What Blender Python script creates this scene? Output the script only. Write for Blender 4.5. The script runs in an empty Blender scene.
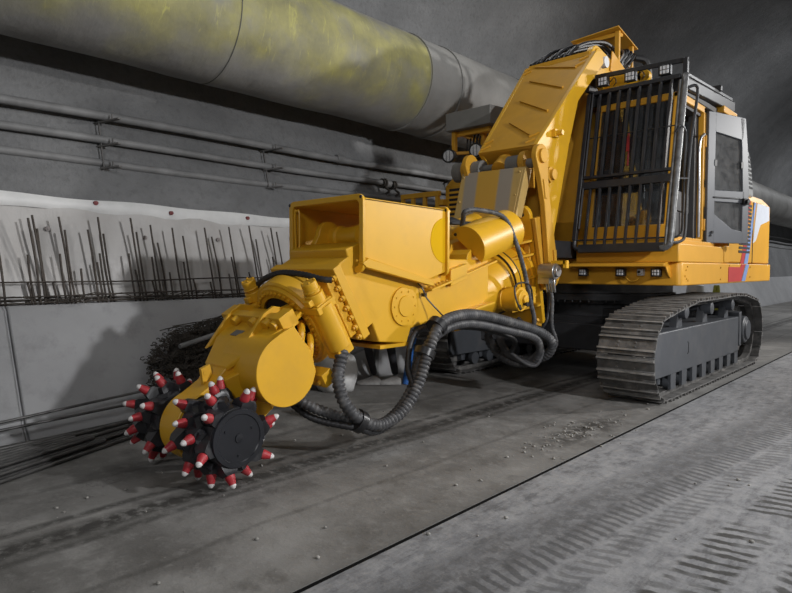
import bpy, bmesh, math, random
from mathutils import Vector, Matrix
random.seed(7)
PI = math.pi
S = bpy.context.scene
COL = S.collection
V = Vector

# ------------------------------------------------------------------ materials
def nt(name):
    m = bpy.data.materials.new(name); m.use_nodes = True
    t = m.node_tree; b = t.nodes['Principled BSDF']
    return m, t, b

class G:
    """small node-graph helper"""
    def __init__(s, t): s.t = t
    def n(s, typ, **k):
        x = s.t.nodes.new(typ)
        for a, v in k.items():
            setattr(x, a, v)
        return x
    def l(s, a, b): s.t.links.new(a, b)
    def put(s, sock, v):
        if isinstance(v, (int, float)): sock.default_value = v
        elif isinstance(v, tuple): sock.default_value = v if len(v) == 4 or sock.type == 'VECTOR' else (*v, 1)
        else: s.l(v, sock)
    def math(s, op, a, b=0.0, c=0.0, clamp=False):
        x = s.n('ShaderNodeMath', operation=op, use_clamp=clamp)
        s.put(x.inputs[0], a); s.put(x.inputs[1], b); s.put(x.inputs[2], c)
        return x.outputs[0]
    def math_vec(s, v, f):
        x = s.n('ShaderNodeVectorMath', operation='ADD'); s.l(v, x.inputs[0]); s.l(f, x.inputs[1]); return x.outputs[0]
    def pos(s):
        g = s.n('ShaderNodeNewGeometry'); return g.outputs['Position']
    def obj(s):
        g = s.n('ShaderNodeTexCoord'); return g.outputs['Object']
    def sep(s, v):
        x = s.n('ShaderNodeSeparateXYZ'); s.l(v, x.inputs[0]); return x.outputs
    def mapped(s, v, scale=(1, 1, 1), rot=(0, 0, 0), loc=(0, 0, 0)):
        x = s.n('ShaderNodeMapping'); s.l(v, x.inputs[0])
        x.inputs['Scale'].default_value = scale; x.inputs['Rotation'].default_value = rot; x.inputs['Location'].default_value = loc
        return x.outputs[0]
    def noise(s, v, scale=5, detail=5, rough=.55, dist=0):
        x = s.n('ShaderNodeTexNoise'); s.l(v, x.inputs['Vector'])
        x.inputs['Scale'].default_value = scale; x.inputs['Detail'].default_value = detail
        x.inputs['Roughness'].default_value = rough; x.inputs['Distortion'].default_value = dist
        return x.outputs[0]
    def voro(s, v, scale=5, feature='F1'):
        x = s.n('ShaderNodeTexVoronoi', feature=feature); s.l(v, x.inputs['Vector']); x.inputs['Scale'].default_value = scale
        return x.outputs[0]
    def ramp(s, f, a, b, lo=0.0, hi=1.0):
        x = s.n('ShaderNodeMapRange'); x.clamp = True
        s.put(x.inputs['Value'], f); x.inputs['From Min'].default_value = a; x.inputs['From Max'].default_value = b
        x.inputs['To Min'].default_value = lo; x.inputs['To Max'].default_value = hi
        return x.outputs[0]
    def mix(s, f, a, b):
        x = s.n('ShaderNodeMix', data_type='RGBA'); s.put(x.inputs[0], f); s.put(x.inputs[6], a); s.put(x.inputs[7], b)
        return x.outputs[2]
    def bump(s, h, b, strength=.3, dist=.02):
        x = s.n('ShaderNodeBump'); x.inputs['Strength'].default_value = strength; x.inputs['Distance'].default_value = dist
        s.l(h, x.inputs['Height']); s.l(x.outputs[0], b.inputs['Normal'])

def simple(name, col, rough=.5, metal=0.0, var=.12, scale=8, bump=0.0, spec=.5, dirt=None, dirt_amt=0.0):
    m, t, b = nt(name); g = G(t); p = g.pos()
    f = g.noise(p, scale, 5)
    a = tuple(c * (1 - var) for c in col); c2 = tuple(min(1, c * (1 + var)) for c in col)
    c = g.mix(g.ramp(f, .3, .7), a, c2)
    if dirt:
        d = g.ramp(g.noise(p, scale * .6, 8, .7), .5, .72, 0, dirt_amt)
        c = g.mix(d, c, dirt)
    g.l(c, b.inputs['Base Color'])
    b.inputs['Roughness'].default_value = rough; b.inputs['Metallic'].default_value = metal
    b.inputs['Specular IOR Level'].default_value = spec
    if bump: g.bump(g.noise(p, scale * 6, 4), b, bump, .005)
    return m

MAT = {}
MAT['yellow'] = simple('machine_yellow', (.70, .38, .016), .40, var=.04, scale=3, dirt=(.42, .24, .05), dirt_amt=.25)
MAT['dustyellow'] = simple('dusty_yellow', (.57, .295, .026), .6, var=.07, scale=4, spec=.25, dirt=(.40, .23, .055), dirt_amt=.4)
MAT['deepyellow'] = simple('deep_yellow', (.66, .38, .008), .8, var=.03, scale=3, spec=.05)  # matt, more saturated yellow for the half-round patch on the guard box
MAT['orange'] = simple('cab_yellow', (.72, .36, .03), .42, var=.05, scale=3)
MAT['black'] = simple('black_paint', (.014, .014, .015), .35, var=.2)
MAT['rubber'] = simple('black_rubber', (.022, .022, .024), .5, var=.25, scale=20, bump=.15)
MAT['dustrubber'] = simple('dusty_hose', (.05, .05, .053), .55, var=.35, scale=14, dirt=(.22, .21, .20), dirt_amt=.6)
MAT['grey'] = simple('frame_grey', (.062, .067, .076), .5, var=.12, scale=4, dirt=(.15, .145, .14), dirt_amt=.35)
MAT['doorgrey'] = simple('door_grey', (.105, .113, .13), .45, var=.06, scale=3)
MAT['wornsteel'] = simple('worn_track_steel', (.11, .107, .103), .55, .25, var=.4, scale=9, bump=.2, dirt=(.30, .285, .27), dirt_amt=.7)
MAT['grouser'] = simple('polished_grouser', (.30, .29, .275), .5, .3, var=.35, scale=12, dirt=(.10, .10, .095), dirt_amt=.6)
MAT['steel'] = simple('bare_steel', (.42, .42, .42), .35, .9, var=.15, scale=10)
MAT['ring'] = simple('slew_ring_steel', (.07, .07, .072), .3, .8, var=.3, scale=6)
MAT['trim'] = simple('cab_trim', (.05, .05, .052), .7, var=.15)
MAT['dark'] = simple('dark_undercarriage', (.018, .018, .02), .6, var=.3)
MAT['cage'] = simple('guard_paint', (.022, .022, .024), .42, var=.25, scale=6, dirt=(.09, .09, .088), dirt_amt=.35)
MAT['worn'] = simple('worn_guard', (.13, .13, .13), .4, .3, var=.45, scale=14, dirt=(.3, .3, .29), dirt_amt=.4)
MAT['lens'] = simple('lamp_lens', (.62, .63, .65), .25, var=.2, scale=60)
MAT['white'] = simple('white_plastic', (.62, .62, .61), .55, var=.08)
MAT['red'] = simple('pick_red', (.38, .022, .03), .5, var=.2, scale=20, dirt=(.3, .12, .11), dirt_amt=.5)
MAT['tip'] = simple('pick_tip', (.62, .60, .59), .5, var=.15, scale=30)
MAT['drum'] = simple('drum_black', (.016, .016, .019), .38, var=.4, scale=8, bump=.15, dirt=(.10, .10, .10), dirt_amt=.5)
MAT['drumcap'] = simple('drum_cap_black', (.013, .014, .018), .32, var=.25, scale=5)
MAT['rebar'] = simple('rusty_rebar', (.075, .062, .052), .7, .3, var=.35, scale=30)
MAT['bar'] = simple('steel_bar', (.10, .098, .095), .45, .6, var=.4, scale=6)
MAT['pipe'] = simple('dusty_pipe', (.20, .20, .20), .6, var=.25, scale=3, dirt=(.09, .09, .09), dirt_amt=.5)
MAT['bracket'] = simple('pipe_bracket', (.13, .125, .12), .7, var=.2)
MAT['wire'] = simple('rusty_wire', (.05, .042, .034), .8, var=.4, scale=25)
MAT['sack'] = simple('woven_sack', (.74, .74, .73), .75, var=.15, scale=7, bump=.3, dirt=(.4, .4, .4), dirt_amt=.4)
MAT['blue'] = simple('blue_plastic', (.03, .13, .42), .45, var=.15)
MAT['skin'] = simple('skin', (.42, .25, .17), .55, var=.08)
MAT['hair'] = simple('hair', (.012, .01, .009), .6, var=.2)
MAT['cloth'] = simple('dark_cloth', (.02, .02, .024), .9, var=.3, scale=20)
MAT['jacket'] = simple('jacket_cloth', (.05, .06, .09), .9, var=.2, scale=20)
MAT['shoe'] = simple('grey_shoe', (.33, .32, .31), .7, var=.15, scale=20)
MAT['seat'] = simple('seat_fabric', (.16, .165, .17), .85, var=.2, scale=20)
MAT['console'] = simple('console_black', (.03, .03, .033), .5, var=.2)
MAT['decalred'] = simple('decal_red', (.52, .05, .05), .45, var=.05)
MAT['decalblue'] = simple('decal_blue', (.22, .33, .62), .45, var=.05)
MAT['decalwhite'] = simple('decal_white', (.68, .72, .80), .4, var=.05)
MAT['canopygrey'] = simple('canopy_grey', (.16, .155, .145), .65, var=.1, scale=5)
MAT['louvgrey'] = simple('intake_grey', (.30, .31, .31), .5, var=.1)
MAT['hivis'] = simple('hivis', (.45, .5, .08), .6, var=.1)
MAT['disc'] = simple('disc_red', (.22, .05, .05), .6, var=.2)
MAT['discgrey'] = simple('disc_grey', (.28, .25, .24), .6, var=.2)
MAT['stone'] = simple('stone', (.28, .27, .25), .85, var=.3, scale=30, bump=.4)

def glass(name, alpha_tint, rough=.03, grey_haze=.08):
    m, t, b = nt(name)
    b.inputs['Base Color'].default_value = (*alpha_tint, 1)
    b.inputs['Roughness'].default_value = rough
    g = G(t)
    tr = g.n('ShaderNodeBsdfTransparent'); tr.inputs[0].default_value = (*alpha_tint, 1)
    gl = g.n('ShaderNodeBsdfGlossy'); gl.inputs['Roughness'].default_value = .04; gl.inputs[0].default_value = (.8, .82, .85, 1)
    fr = g.n('ShaderNodeFresnel'); fr.inputs[0].default_value = 2.1
    mx = g.n('ShaderNodeMixShader')
    sm = g.math('ADD', fr.outputs[0], g.ramp(g.noise(g.pos(), 6, 6), .5, .8, 0, .10))
    g.l(sm, mx.inputs[0]); g.l(tr.outputs[0], mx.inputs[1]); g.l(gl.outputs[0], mx.inputs[2])
    df = g.n('ShaderNodeBsdfDiffuse'); df.inputs[0].default_value = (.32, .32, .32, 1); m2 = g.n('ShaderNodeMixShader')  # grey haze: smudges plus reflections put in as diffuse colour
    g.l(g.ramp(g.noise(g.pos(), 9, 7, .7), .35, .7, grey_haze * .5, grey_haze * 1.5), m2.inputs[0]); g.l(mx.outputs[0], m2.inputs[1]); g.l(df.outputs[0], m2.inputs[2])
    g.l(m2.outputs[0], t.nodes['Material Output'].inputs[0])
    return m
MAT['doorglass'] = glass('hazed_door_glass', (.75, .77, .78), grey_haze=.30)
MAT['glass'] = glass('cab_glass', (.50, .52, .53))

def stripes_mat():
    m, t, b = nt('striped_guard'); g = G(t); p = g.pos(); x = g.sep(p)[0]
    base = g.mix(g.noise(p, 6), (.42, .28, .09), (.55, .37, .12))
    def band(a, c): return g.math('MULTIPLY', g.ramp(x, a - .015, a + .015), g.ramp(x, c - .015, c + .015, 1, 0))
    grey = g.math('ADD', band(-4.18, -4.0), band(-3.72, -3.54), clamp=True)
    c = g.mix(grey, base, (.31, .27, .22))
    c = g.mix(band(-4.0, -3.72), c, (.52, .30, .045))
    g.l(c, b.inputs['Base Color']); b.inputs['Roughness'].default_value = .55
    return m
MAT['striped'] = stripes_mat()

def wall_mat():
    m, t, b = nt('shotcrete'); g = G(t); p = g.pos()
    n1 = g.noise(p, .9, 8, .6); n2 = g.noise(p, 14, 6, .6); n3 = g.noise(g.mapped(p, (1, .35, .9), (0, .5, .3)), 2.2, 6, .65)
    c = g.mix(g.ramp(n1, .3, .7), (.132, .134, .136), (.196, .198, .20))
    c = g.mix(g.ramp(n3, .5, .75, 0, .6), c, (.24, .242, .243))
    c = g.mix(g.ramp(n2, .3, .5, .35, 0), c, (.08, .08, .078))
    g.l(c, b.inputs['Base Color']); b.inputs['Roughness'].default_value = .85
    h = g.math('ADD', g.math('MULTIPLY', g.noise(p, 3, 4), 1.6), g.noise(p, 22, 5, .6))
    g.bump(h, b, .55, .03)
    return m
MAT['wall'] = wall_mat()

def kerb_mat():
    m, t, b = nt('kerb_concrete'); g = G(t); p = g.pos()
    c = g.mix(g.ramp(g.noise(p, 1.1, 6), .3, .7), (.29, .29, .295), (.38, .38, .385))
    c = g.mix(g.ramp(g.noise(p, 5, 8, .7), .52, .7, 0, .5), c, (.22, .22, .222))
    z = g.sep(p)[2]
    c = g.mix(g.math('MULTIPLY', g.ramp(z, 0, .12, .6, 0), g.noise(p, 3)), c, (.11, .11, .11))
    g.l(c, b.inputs['Base Color']); b.inputs['Roughness'].default_value = .7
    g.bump(g.noise(p, 12, 6), b, .25, .02)
    return m
MAT['kerb'] = kerb_mat()

def sheet_mat():
    m, t, b = nt('membrane'); g = G(t); p = g.pos()
    c = g.mix(g.ramp(g.noise(p, 1.4, 6), .3, .7), (.42, .405, .39), (.53, .515, .50))
    c = g.mix(g.ramp(g.noise(p, 6, 7, .7), .55, .75, 0, .4), c, (.35, .32, .295))
    g.l(c, b.inputs['Base Color']); b.inputs['Roughness'].default_value = .38
    g.bump(g.noise(g.mapped(p, (1, 1, .6)), 4, 4), b, .6, .04)
    return m
MAT['sheet'] = sheet_mat()
MAT['hem'] = simple('white_hem', (.66, .66, .65), .45, var=.08, scale=5, bump=.3)

def floor_mat(right):
    m, t, b = nt('floor_right' if right else 'floor_left'); g = G(t); p = g.pos(); s = g.sep(p)
    x, y = s[0], s[1]
    nA = g.noise(p, .9, 6, .55, .4); nB = g.noise(p, 3.4, 8, .65); nC = g.noise(p, 34, 4, .6); nD = g.noise(p, 11, 6, .7)
    M = lambda *a: g.math('MULTIPLY', *a)
    def absd(v, c): return g.math('ABSOLUTE', g.math('SUBTRACT', v, c))
    if right:
        c = g.mix(g.ramp(nA, .36, .64), (.150, .152, .160), (.205, .207, .214))
        streak = g.noise(g.mapped(p, (5, 1.3, 1), (0, 0, -.06)), 2.2, 9, .75)
        c = g.mix(g.ramp(streak, .50, .62, 0, .7), c, (.265, .265, .266))
        c = g.mix(g.ramp(streak, .48, .38, 0, .75), c, (.080, .080, .083))
        c = g.mix(g.ramp(nD, .50, .62, 0, .55), c, (.27, .27, .27))
        c = g.mix(g.ramp(nD, .46, .36, 0, .5), c, (.085, .085, .087))
        wob = M(g.math('SUBTRACT', nB, .5), 1)
        wide = g.ramp(absd(g.math('SUBTRACT', x, M(y, .09)), -1.82), .08, .24, .8, 0)
        c = g.mix(M(wide, g.ramp(nD, .38, .56)), c, (.066, .066, .068))
        def band(x0, k, w, freq, chev, col, amt, thr=None):
            u = g.math('SUBTRACT', g.math('SUBTRACT', x, x0), M(y, k))
            edge = g.math('ADD', g.math('ABSOLUTE', u), M(g.math('SUBTRACT', nD, .5), .11))
            mask = g.ramp(edge, w * .75, w, 1, 0)
            ph = g.math('ADD', g.math('ADD', M(y, freq), M(u, chev)), M(nB, 9.0))
            bars = g.ramp(g.math('ADD', g.math('SINE', ph), M(g.math('SUBTRACT', nD, .5), 3.0)), -.15, .5)
            k2 = M(mask, bars)
            if thr: k2 = M(k2, g.ramp(g.noise(p, 1.9, 3), thr - .04, thr + .05))
            return M(k2, amt), col
        for args in ((-1.70, .10, .095, 84, 20, (.058, .058, .060), .75),
                     (-1.50, .10, .085, 76, -24, (.07, .07, .07), .55),
                     (-1.08, .085, .14, 66, -14, (.030, .029, .026), .95, .41),
                     (-.62, .06, .14, 68, 14, (.034, .033, .031), .9, .43)):
            k, col = band(*args); c = g.mix(k, c, col)
    else:
        c = g.mix(g.ramp(nA, .36, .64), (.098, .094, .088), (.175, .17, .161))
        c = g.mix(g.ramp(nB, .52, .66, 0, .6), c, (.215, .21, .20))
        c = g.mix(g.ramp(nB, .47, .36, 0, .6), c, (.070, .067, .062))
        c = g.mix(g.ramp(nD, .54, .66, 0, .35), c, (.22, .215, .205))
        def line(x0, w, amt):
            u = g.math('ABSOLUTE', g.math('ADD', g.math('SUBTRACT', x, x0), M(g.math('SUBTRACT', nA, .5), .16)))
            return M(g.ramp(u, w * .3, w, amt, 0), g.ramp(nD, .34, .52))
        for x0, w, a_ in ((-3.42, .13, 1.0), (-3.62, .05, .8), (-3.27, .05, .7), (-2.75, .03, .35), (-4.2, .06, .4)):
            c = g.mix(line(x0, w, a_), c, (.035, .033, .030))
        c = g.mix(M(g.ramp(absd(x, -2.06), .0, .14, .7, 0), nB), c, (.05, .048, .045))
        patch = M(g.ramp(absd(x, -2.35), .05, .26, 1, 0), g.ramp(absd(y, 4.9), .3, 1.0, 1, 0))
        c = g.mix(M(patch, g.ramp(g.noise(p, 9, 6, .7), .44, .54)), c, (.035, .032, .029))
        vor = g.n('ShaderNodeTexVoronoi', feature='DISTANCE_TO_EDGE'); g.l(g.mapped(g.math_vec(p, nB), (.55, .55, 0)), vor.inputs['Vector']); vor.inputs['Scale'].default_value = 1.0
        c = g.mix(M(g.ramp(vor.outputs[0], .0, .006, .7, 0), g.ramp(nA, .44, .56)), c, (.04, .038, .035))
    c = g.mix(g.ramp(nC, .36, .24, 0, .5), c, (.055, .055, .055))
    c = g.mix(g.ramp(nC, .66, .74, 0, .5), c, (.30, .295, .285))
    hsv = g.n('ShaderNodeHueSaturation'); hsv.inputs['Value'].default_value = 1.12 if right else 1.30; g.l(c, hsv.inputs['Color']); c = hsv.outputs[0]
    g.l(c, b.inputs['Base Color'])
    g.l(g.ramp(nB, .3, .7, .62, .85), b.inputs['Roughness'])
    h = g.math('ADD', g.math('ADD', nB, M(nD, .7)), M(nC, .5))
    g.bump(h, b, .45, .012)
    return m
MAT['floorL'] = floor_mat(False); MAT['floorR'] = floor_mat(True)
MAT['groove'] = simple('joint_filler', (.005, .005, .005), .95, spec=.1)

def duct_mat():
    m, t, b = nt('duct_fabric'); g = G(t); p = g.pos(); s = g.sep(p); y = s[1]
    grey = g.mix(g.ramp(g.noise(p, 1.2, 6), .3, .7), (.17, .165, .155), (.27, .265, .25))
    yel = g.mix(g.ramp(g.noise(p, 2.4, 6, .65), .3, .7), (.20, .19, .10), (.36, .335, .12))
    yel = g.mix(g.ramp(g.noise(g.mapped(p, (1, 3, .5), (.3, .5, 0)), 3, 8, .7, 1.5), .58, .68, 0, .7), yel, (.50, .47, .13))
    # yellow coating on the camera-side band of the tube, patchy edges, stops at a seam
    edge = g.math('ADD', s[2], g.math('MULTIPLY', g.math('SUBTRACT', g.noise(p, 1.6, 5), .5), .55))
    lo = g.ramp(edge, 3.52, 3.82)
    hi = g.ramp(edge, 4.55, 4.75, 1, .15)
    k = g.math('MULTIPLY', g.math('MULTIPLY', lo, hi), g.ramp(y, 6.52, 6.56, 1, 0))
    k = g.math('MULTIPLY', k, g.ramp(g.noise(p, 2.1, 5), .32, .55, .35, 1))
    c = g.mix(k, grey, yel)
    g.l(c, b.inputs['Base Color']); b.inputs['Roughness'].default_value = .6
    g.bump(g.noise(g.mapped(p, (1, 1.6, 1)), 2.4, 5), b, .45, .05)
    return m
MAT['duct'] = duct_mat()
MAT['ductseam'] = simple('duct_seam', (.10, .10, .09), .7)

# ------------------------------------------------------------------ mesh builder
def catmull(pts, n=8):
    P = [V(p) for p in pts]
    if len(P) < 3: return P
    P = [P[0] * 2 - P[1]] + P + [P[-1] * 2 - P[-2]]
    out = []
    for i in range(1, len(P) - 2):
        a, b, c, d = P[i - 1], P[i], P[i + 1], P[i + 2]
        for k in range(n):
            t = k / n
            out.append(.5 * ((2 * b) + (c - a) * t + (2 * a - 5 * b + 4 * c - d) * t * t + (3 * b - a - 3 * c + d) * t ** 3))
    out.append(P[-2]); return out

def resample(pts, step):
    out = [pts[0].copy()]; acc = 0.0
    for a, b in zip(pts, pts[1:]):
        L = (b - a).length
        if L < 1e-9: continue
        d = step - acc
        while d <= L:
            out.append(a.lerp(b, d / L)); d += step
        acc = (acc + L) % step
    return out

class B:
    def __init__(s, M=None): s.v = []; s.f = []; s.mi = []; s.M = M; s.c = 0
    def add(s, vs, fs):
        o = len(s.v)
        for v in vs:
            v = V(v); s.v.append(s.M @ v if s.M else v)
        for f in fs: s.f.append([i + o for i in f]); s.mi.append(s.c)
        return s
    def mat(s, i): s.c = i; return s
    def box(s, x0, x1, y0, y1, z0, z1):
        vs = [(x, y, z) for z in (z0, z1) for y in (y0, y1) for x in (x0, x1)]
        return s.add(vs, [(0, 2, 3, 1), (4, 5, 7, 6), (0, 1, 5, 4), (2, 6, 7, 3), (0, 4, 6, 2), (1, 3, 7, 5)])
    def extr(s, poly, d):
        n = len(poly); d = V(d); P = [V(p) for p in poly]
        return s.add(P + [p + d for p in P], [tuple(range(n))[::-1], tuple(range(n, 2 * n))] + [(i, (i + 1) % n, n + (i + 1) % n, n + i) for i in range(n)])
    def px(s, yz, x0, x1): return s.extr([(x0, y, z) for y, z in yz], (x1 - x0, 0, 0))
    def py(s, xz, y0, y1): return s.extr([(x, y0, z) for x, z in xz], (0, y1 - y0, 0))
    def pz(s, xy, z0, z1): return s.extr([(x, y, z0) for x, y in xy], (0, 0, z1 - z0))
    def loft(s, rings, cap=True, closed=False):
        n = len(rings[0]); vs = [p for r in rings for p in r]; fs = []
        m = len(rings)
        for k in range(m if closed else m - 1):
            a = k * n; b2 = ((k + 1) % m) * n
            fs += [(a + i, a + (i + 1) % n, b2 + (i + 1) % n, b2 + i) for i in range(n)]
        if cap and not closed: fs += [tuple(range(n))[::-1], tuple(range((m - 1) * n, m * n))]
        return s.add(vs, fs)
    def frame(s, d):
        d = V(d).normalized(); u = V((0, 0, 1)) if abs(d.z) < .95 else V((1, 0, 0))
        a = d.cross(u).normalized(); return a, a.cross(d).normalized()
    def cyl(s, p0, p1, r0, r1=None, n=20):
        p0, p1 = V(p0), V(p1); r1 = r0 if r1 is None else r1; a, b = s.frame(p1 - p0)
        rg = lambda p, r: [p + (a * math.cos(2 * PI * i / n) + b * math.sin(2 * PI * i / n)) * r for i in range(n)]
        return s.loft([rg(p0, r0), rg(p1, r1)])
    def lathe(s, p0, d, prof, n=24):
        """prof: list of (distance along d, radius)"""
        p0 = V(p0); d = V(d).normalized(); a, b = s.frame(d)
        return s.loft([[p0 + d * t + (a * math.cos(2 * PI * i / n) + b * math.sin(2 * PI * i / n)) * r for i in range(n)] for t, r in prof])
    def ring(s, p0, d, ri, ro, th, n=32):
        p0 = V(p0); d = V(d).normalized(); a, b = s.frame(d)
        c = lambda r, t: [p0 + d * t + (a * math.cos(2 * PI * i / n) + b * math.sin(2 * PI * i / n)) * r for i in range(n)]
        return s.loft([c(ri, 0), c(ro, 0), c(ro, th), c(ri, th)], closed=True)
    def tube(s, pts, r, n=8, k=6, raw=False, rib=0, step=.012):
        P = [V(p) for p in pts] if raw else catmull(pts, k)
        if rib: P = resample(P, step)
        rings = []; t0 = (P[1] - P[0]).normalized(); a, _ = s.frame(t0)
        for i, p in enumerate(P):
            t = (P[min(i + 1, len(P) - 1)] - P[max(i - 1, 0)]).normalized()
            a = (a - t * a.dot(t)).normalized(); b = t.cross(a)
            rr = r * (1 - rib * (1 if i % 3 == 0 else 0)) if rib else r
            rings.append([p + (a * math.cos(2 * PI * j / n) + b * math.sin(2 * PI * j / n)) * rr for j in range(n)])
        return s.loft(rings)
    def bar(s, p0, p1, w, h, up=(0, 0, 1)):
        p0, p1 = V(p0), V(p1); d = (p1 - p0).normalized(); u = V(up)
        a = d.cross(u).normalized() * w / 2; b = a.cross(d).normalized() * h / 2
        q = lambda p: [p - a - b, p + a - b, p + a + b, p - a + b]
        return s.loft([q(p0), q(p1)])
    def sph(s, c, r, n=12, m=8, sc=(1, 1, 1)):
        c = V(c); rings = []
        for j in range(m + 1):
            th = PI * j / m; rr = max(math.sin(th), .02)
            rings.append([c + V((math.cos(2 * PI * i / n) * rr * sc[0], math.sin(2 * PI * i / n) * rr * sc[1], -math.cos(th) * sc[2])) * r for i in range(n)])
        return s.loft(rings)
    def build(s, name, mats, parent=None, bevel=0.0, seg=2, ang=35, smooth=True, origin=None):
        if not isinstance(mats, (list, tuple)): mats = [mats]
        lo = V((min(v.x for v in s.v), min(v.y for v in s.v), min(v.z for v in s.v)))
        hi = V((max(v.x for v in s.v), max(v.y for v in s.v), max(v.z for v in s.v)))
        c = V(origin) if origin is not None else V(((lo.x + hi.x) / 2, (lo.y + hi.y) / 2, lo.z))
        me = bpy.data.meshes.new(name)
        me.from_pydata([v - c for v in s.v], [], s.f)
        for m in mats: me.materials.append(MAT[m])
        me.polygons.foreach_set('material_index', s.mi)
        bm = bmesh.new(); bm.from_mesh(me); bmesh.ops.recalc_face_normals(bm, faces=bm.faces); bm.to_mesh(me); bm.free()
        if smooth:
            me.shade_smooth(); me.set_sharp_from_angle(angle=math.radians(ang))
        o = bpy.data.objects.new(name, me); COL.objects.link(o)
        place(o, c, parent)
        if bevel:
            md = o.modifiers.new('bevel', 'BEVEL'); md.width = bevel; md.segments = seg; md.limit_method = 'ANGLE'; md.angle_limit = math.radians(40)
        return o

WL = {}
def place(o, loc, parent=None):
    loc = V(loc); WL[o.name] = loc
    if parent: o.parent = parent; o.location = loc - WL[parent.name]
    else: o.location = loc

def tag(o, label=None, cat=None, group=None, kind=None):
    if label: o['label'] = label
    if cat: o['category'] = cat
    if group: o['group'] = group
    if kind: o['kind'] = kind
    return o

def empty(name, loc, parent=None):
    o = bpy.data.objects.new(name, None); COL.objects.link(o); o.empty_display_size = .2
    place(o, loc, parent); return o

def dup(o, loc, parent=None):
    """copy of one object (no children) at a world place"""
    c = o.copy(); COL.objects.link(c); c.parent = None; place(c, loc, parent); return c

def struct(o): o['kind'] = 'structure'; return o

# ------------------------------------------------------------------ tunnel
prof = [(-6.28, 1.05), (-6.58, 2.1), (-6.85, 3.1), (-7.0, 4.2), (-6.88, 5.3), (-6.4, 6.4), (-5.5, 7.4), (-4.2, 8.1), (-2.8, 8.5), (-1.5, 8.6)]
prof_s = [p.xz for p in catmull([(x, 0, z) for x, z in prof], 6)]
AX = -1.5
Y0, Y1 = -9.0, 60.0
def lining(side):
    b = B(); pts = [(p[0], p[1]) for p in prof_s] if side < 0 else [(2 * AX - p[0], p[1]) for p in prof_s]
    out = [(x + side * .5, z) for x, z in pts]; out = [(x, z + (.5 if i > len(out) * .6 else .2 * 0)) for i, (x, z) in enumerate(out)]
    rings = []
    N = 60
    for i in range(N + 1):
        y = Y0 + (Y1 - Y0) * i / N
        rings.append([(x, y, z) for x, z in pts] + [(x, y, z) for x, z in reversed(out)])
    b.loft(rings); return b
struct(lining(-1).build('wall_left', 'wall', ang=60))
struct(lining(1).build('wall_right', 'wall', ang=60))
for side, nm in ((-1, 'trim_1'), (1, 'trim_2')):
    b = B(); mx = (lambda x: x) if side < 0 else (lambda x: 2 * AX - x)
    kp = [(-5.5, 0), (-5.62, .12), (-6.05, 1.04), (-6.1, 1.08), (-6.8, 1.08), (-6.9, -.1), (-5.5, -.1)]
    segs = [Y0, 1.46, 1.49, 7.46, 7.49, 13.5, 13.53, Y1]
    for i in range(0, len(segs) - 1, 1):
        sh = 0 if i % 2 == 0 else .035
        b.py([(mx(x - (sh if k < 4 else 0)), z) for k, (x, z) in enumerate(kp)], segs[i], segs[i + 1])
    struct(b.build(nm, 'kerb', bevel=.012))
b = B()
b.mat(0).box(-5.7, -2.080, Y0, Y1, -.25, 0)
b.mat(1).box(-2.046, 2.7, Y0, Y1, -.25, .0)
b.mat(2).box(-2.080, -2.046, Y0, Y1, -.25, -.006)
struct(b.build('floor', ['floorL', 'floorR', 'groove']))
for nm, y in (('wall_front', Y0), ('wall_back', Y1)):
    b = B(); pts = [(p[0], p[1]) for p in prof_s]; ring = [(-6.28, 0)] + pts + [(2 * AX - x, z) for x, z in reversed(pts[:-1])] + [(2 * AX + 6.28, 0)]
    b.py(ring, y - .2 if y < 0 else y, y if y < 0 else y + .2); struct(b.build(nm, 'wall'))

# ventilation duct
root = empty('ventilation_duct', (-6.15, 6, 3.48))
tag(root, 'long grey ventilation duct with yellow coating hung along the tunnel wall', 'duct')
b = B(); rings = []
DX, DZ, DR = -6.15, 4.17, .685
for i in range(121):
    y = Y0 + (45 - Y0) * i / 120
    rr = DR * (1 + .008 * math.sin(i * 1.9) + .006 * math.sin(i * .7))
    rings.append([(DX + math.cos(2 * PI * j / 48) * rr, y, DZ + math.sin(2 * PI * j / 48) * rr) for j in range(48)])
b.loft(rings); b.build('duct_tube', 'duct', root, ang=60)
for y, th in ((3.5, .008), (6.55, .05), (7.25, .03), (9.4, .03), (12.5, .04), (15.5, .04), (18.5, .04)):
    b = B(); b.ring((DX, y, DZ), (0, 1, 0), DR - .01, DR + (.016 if th > .02 else .011), th, 48); b.build('seam_band', 'ductseam' if th < .02 else 'duct', root, ang=60)
# wall pipes
def wall_x(z):
    for (x0, z0), (x1, z1) in zip(prof, prof[1:]):
        if z0 <= z <= z1: return x0 + (x1 - x0) * (z - z0) / (z1 - z0)
PZ = (3.03, 2.775, 2.535)
names = ['topmost of the three grey pipes running along the tunnel wall', 'middle of the three grey pipes running along the tunnel wall', 'lowest of the three grey pipes running along the tunnel wall']
for i, z in enumerate(PZ):
    rt = empty('wall_pipe', (-6.70, 3, z)); tag(rt, names[i], 'pipe', 'pipes on the tunnel wall')
    b = B(); pts = [(-6.70, Y0 + .2 + k * 1.1, z + .012 * math.sin(k * 1.3 + i) - .0 * k) for k in range(50)]
    b.tube(pts, .042 if i else .047, 12, 3); b.build('pipe_run', 'pipe', rt, ang=60)
    for y in ((5.85, 12) if i == 0 else (6.85, 9.5) if i == 1 else (6.2, 10.3)):
        b = B(); b.cyl((-6.70, y, z), (-6.70, y + .13, z), .064, n=14); b.build('coupling', 'pipe', rt, bevel=.006)
bl = ['nearest pipe bracket, above the white membrane near the picture edge', 'pipe bracket above the open yellow guard box', 'pipe bracket on the wall behind the machine', 'far pipe bracket beyond the machine']
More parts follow.
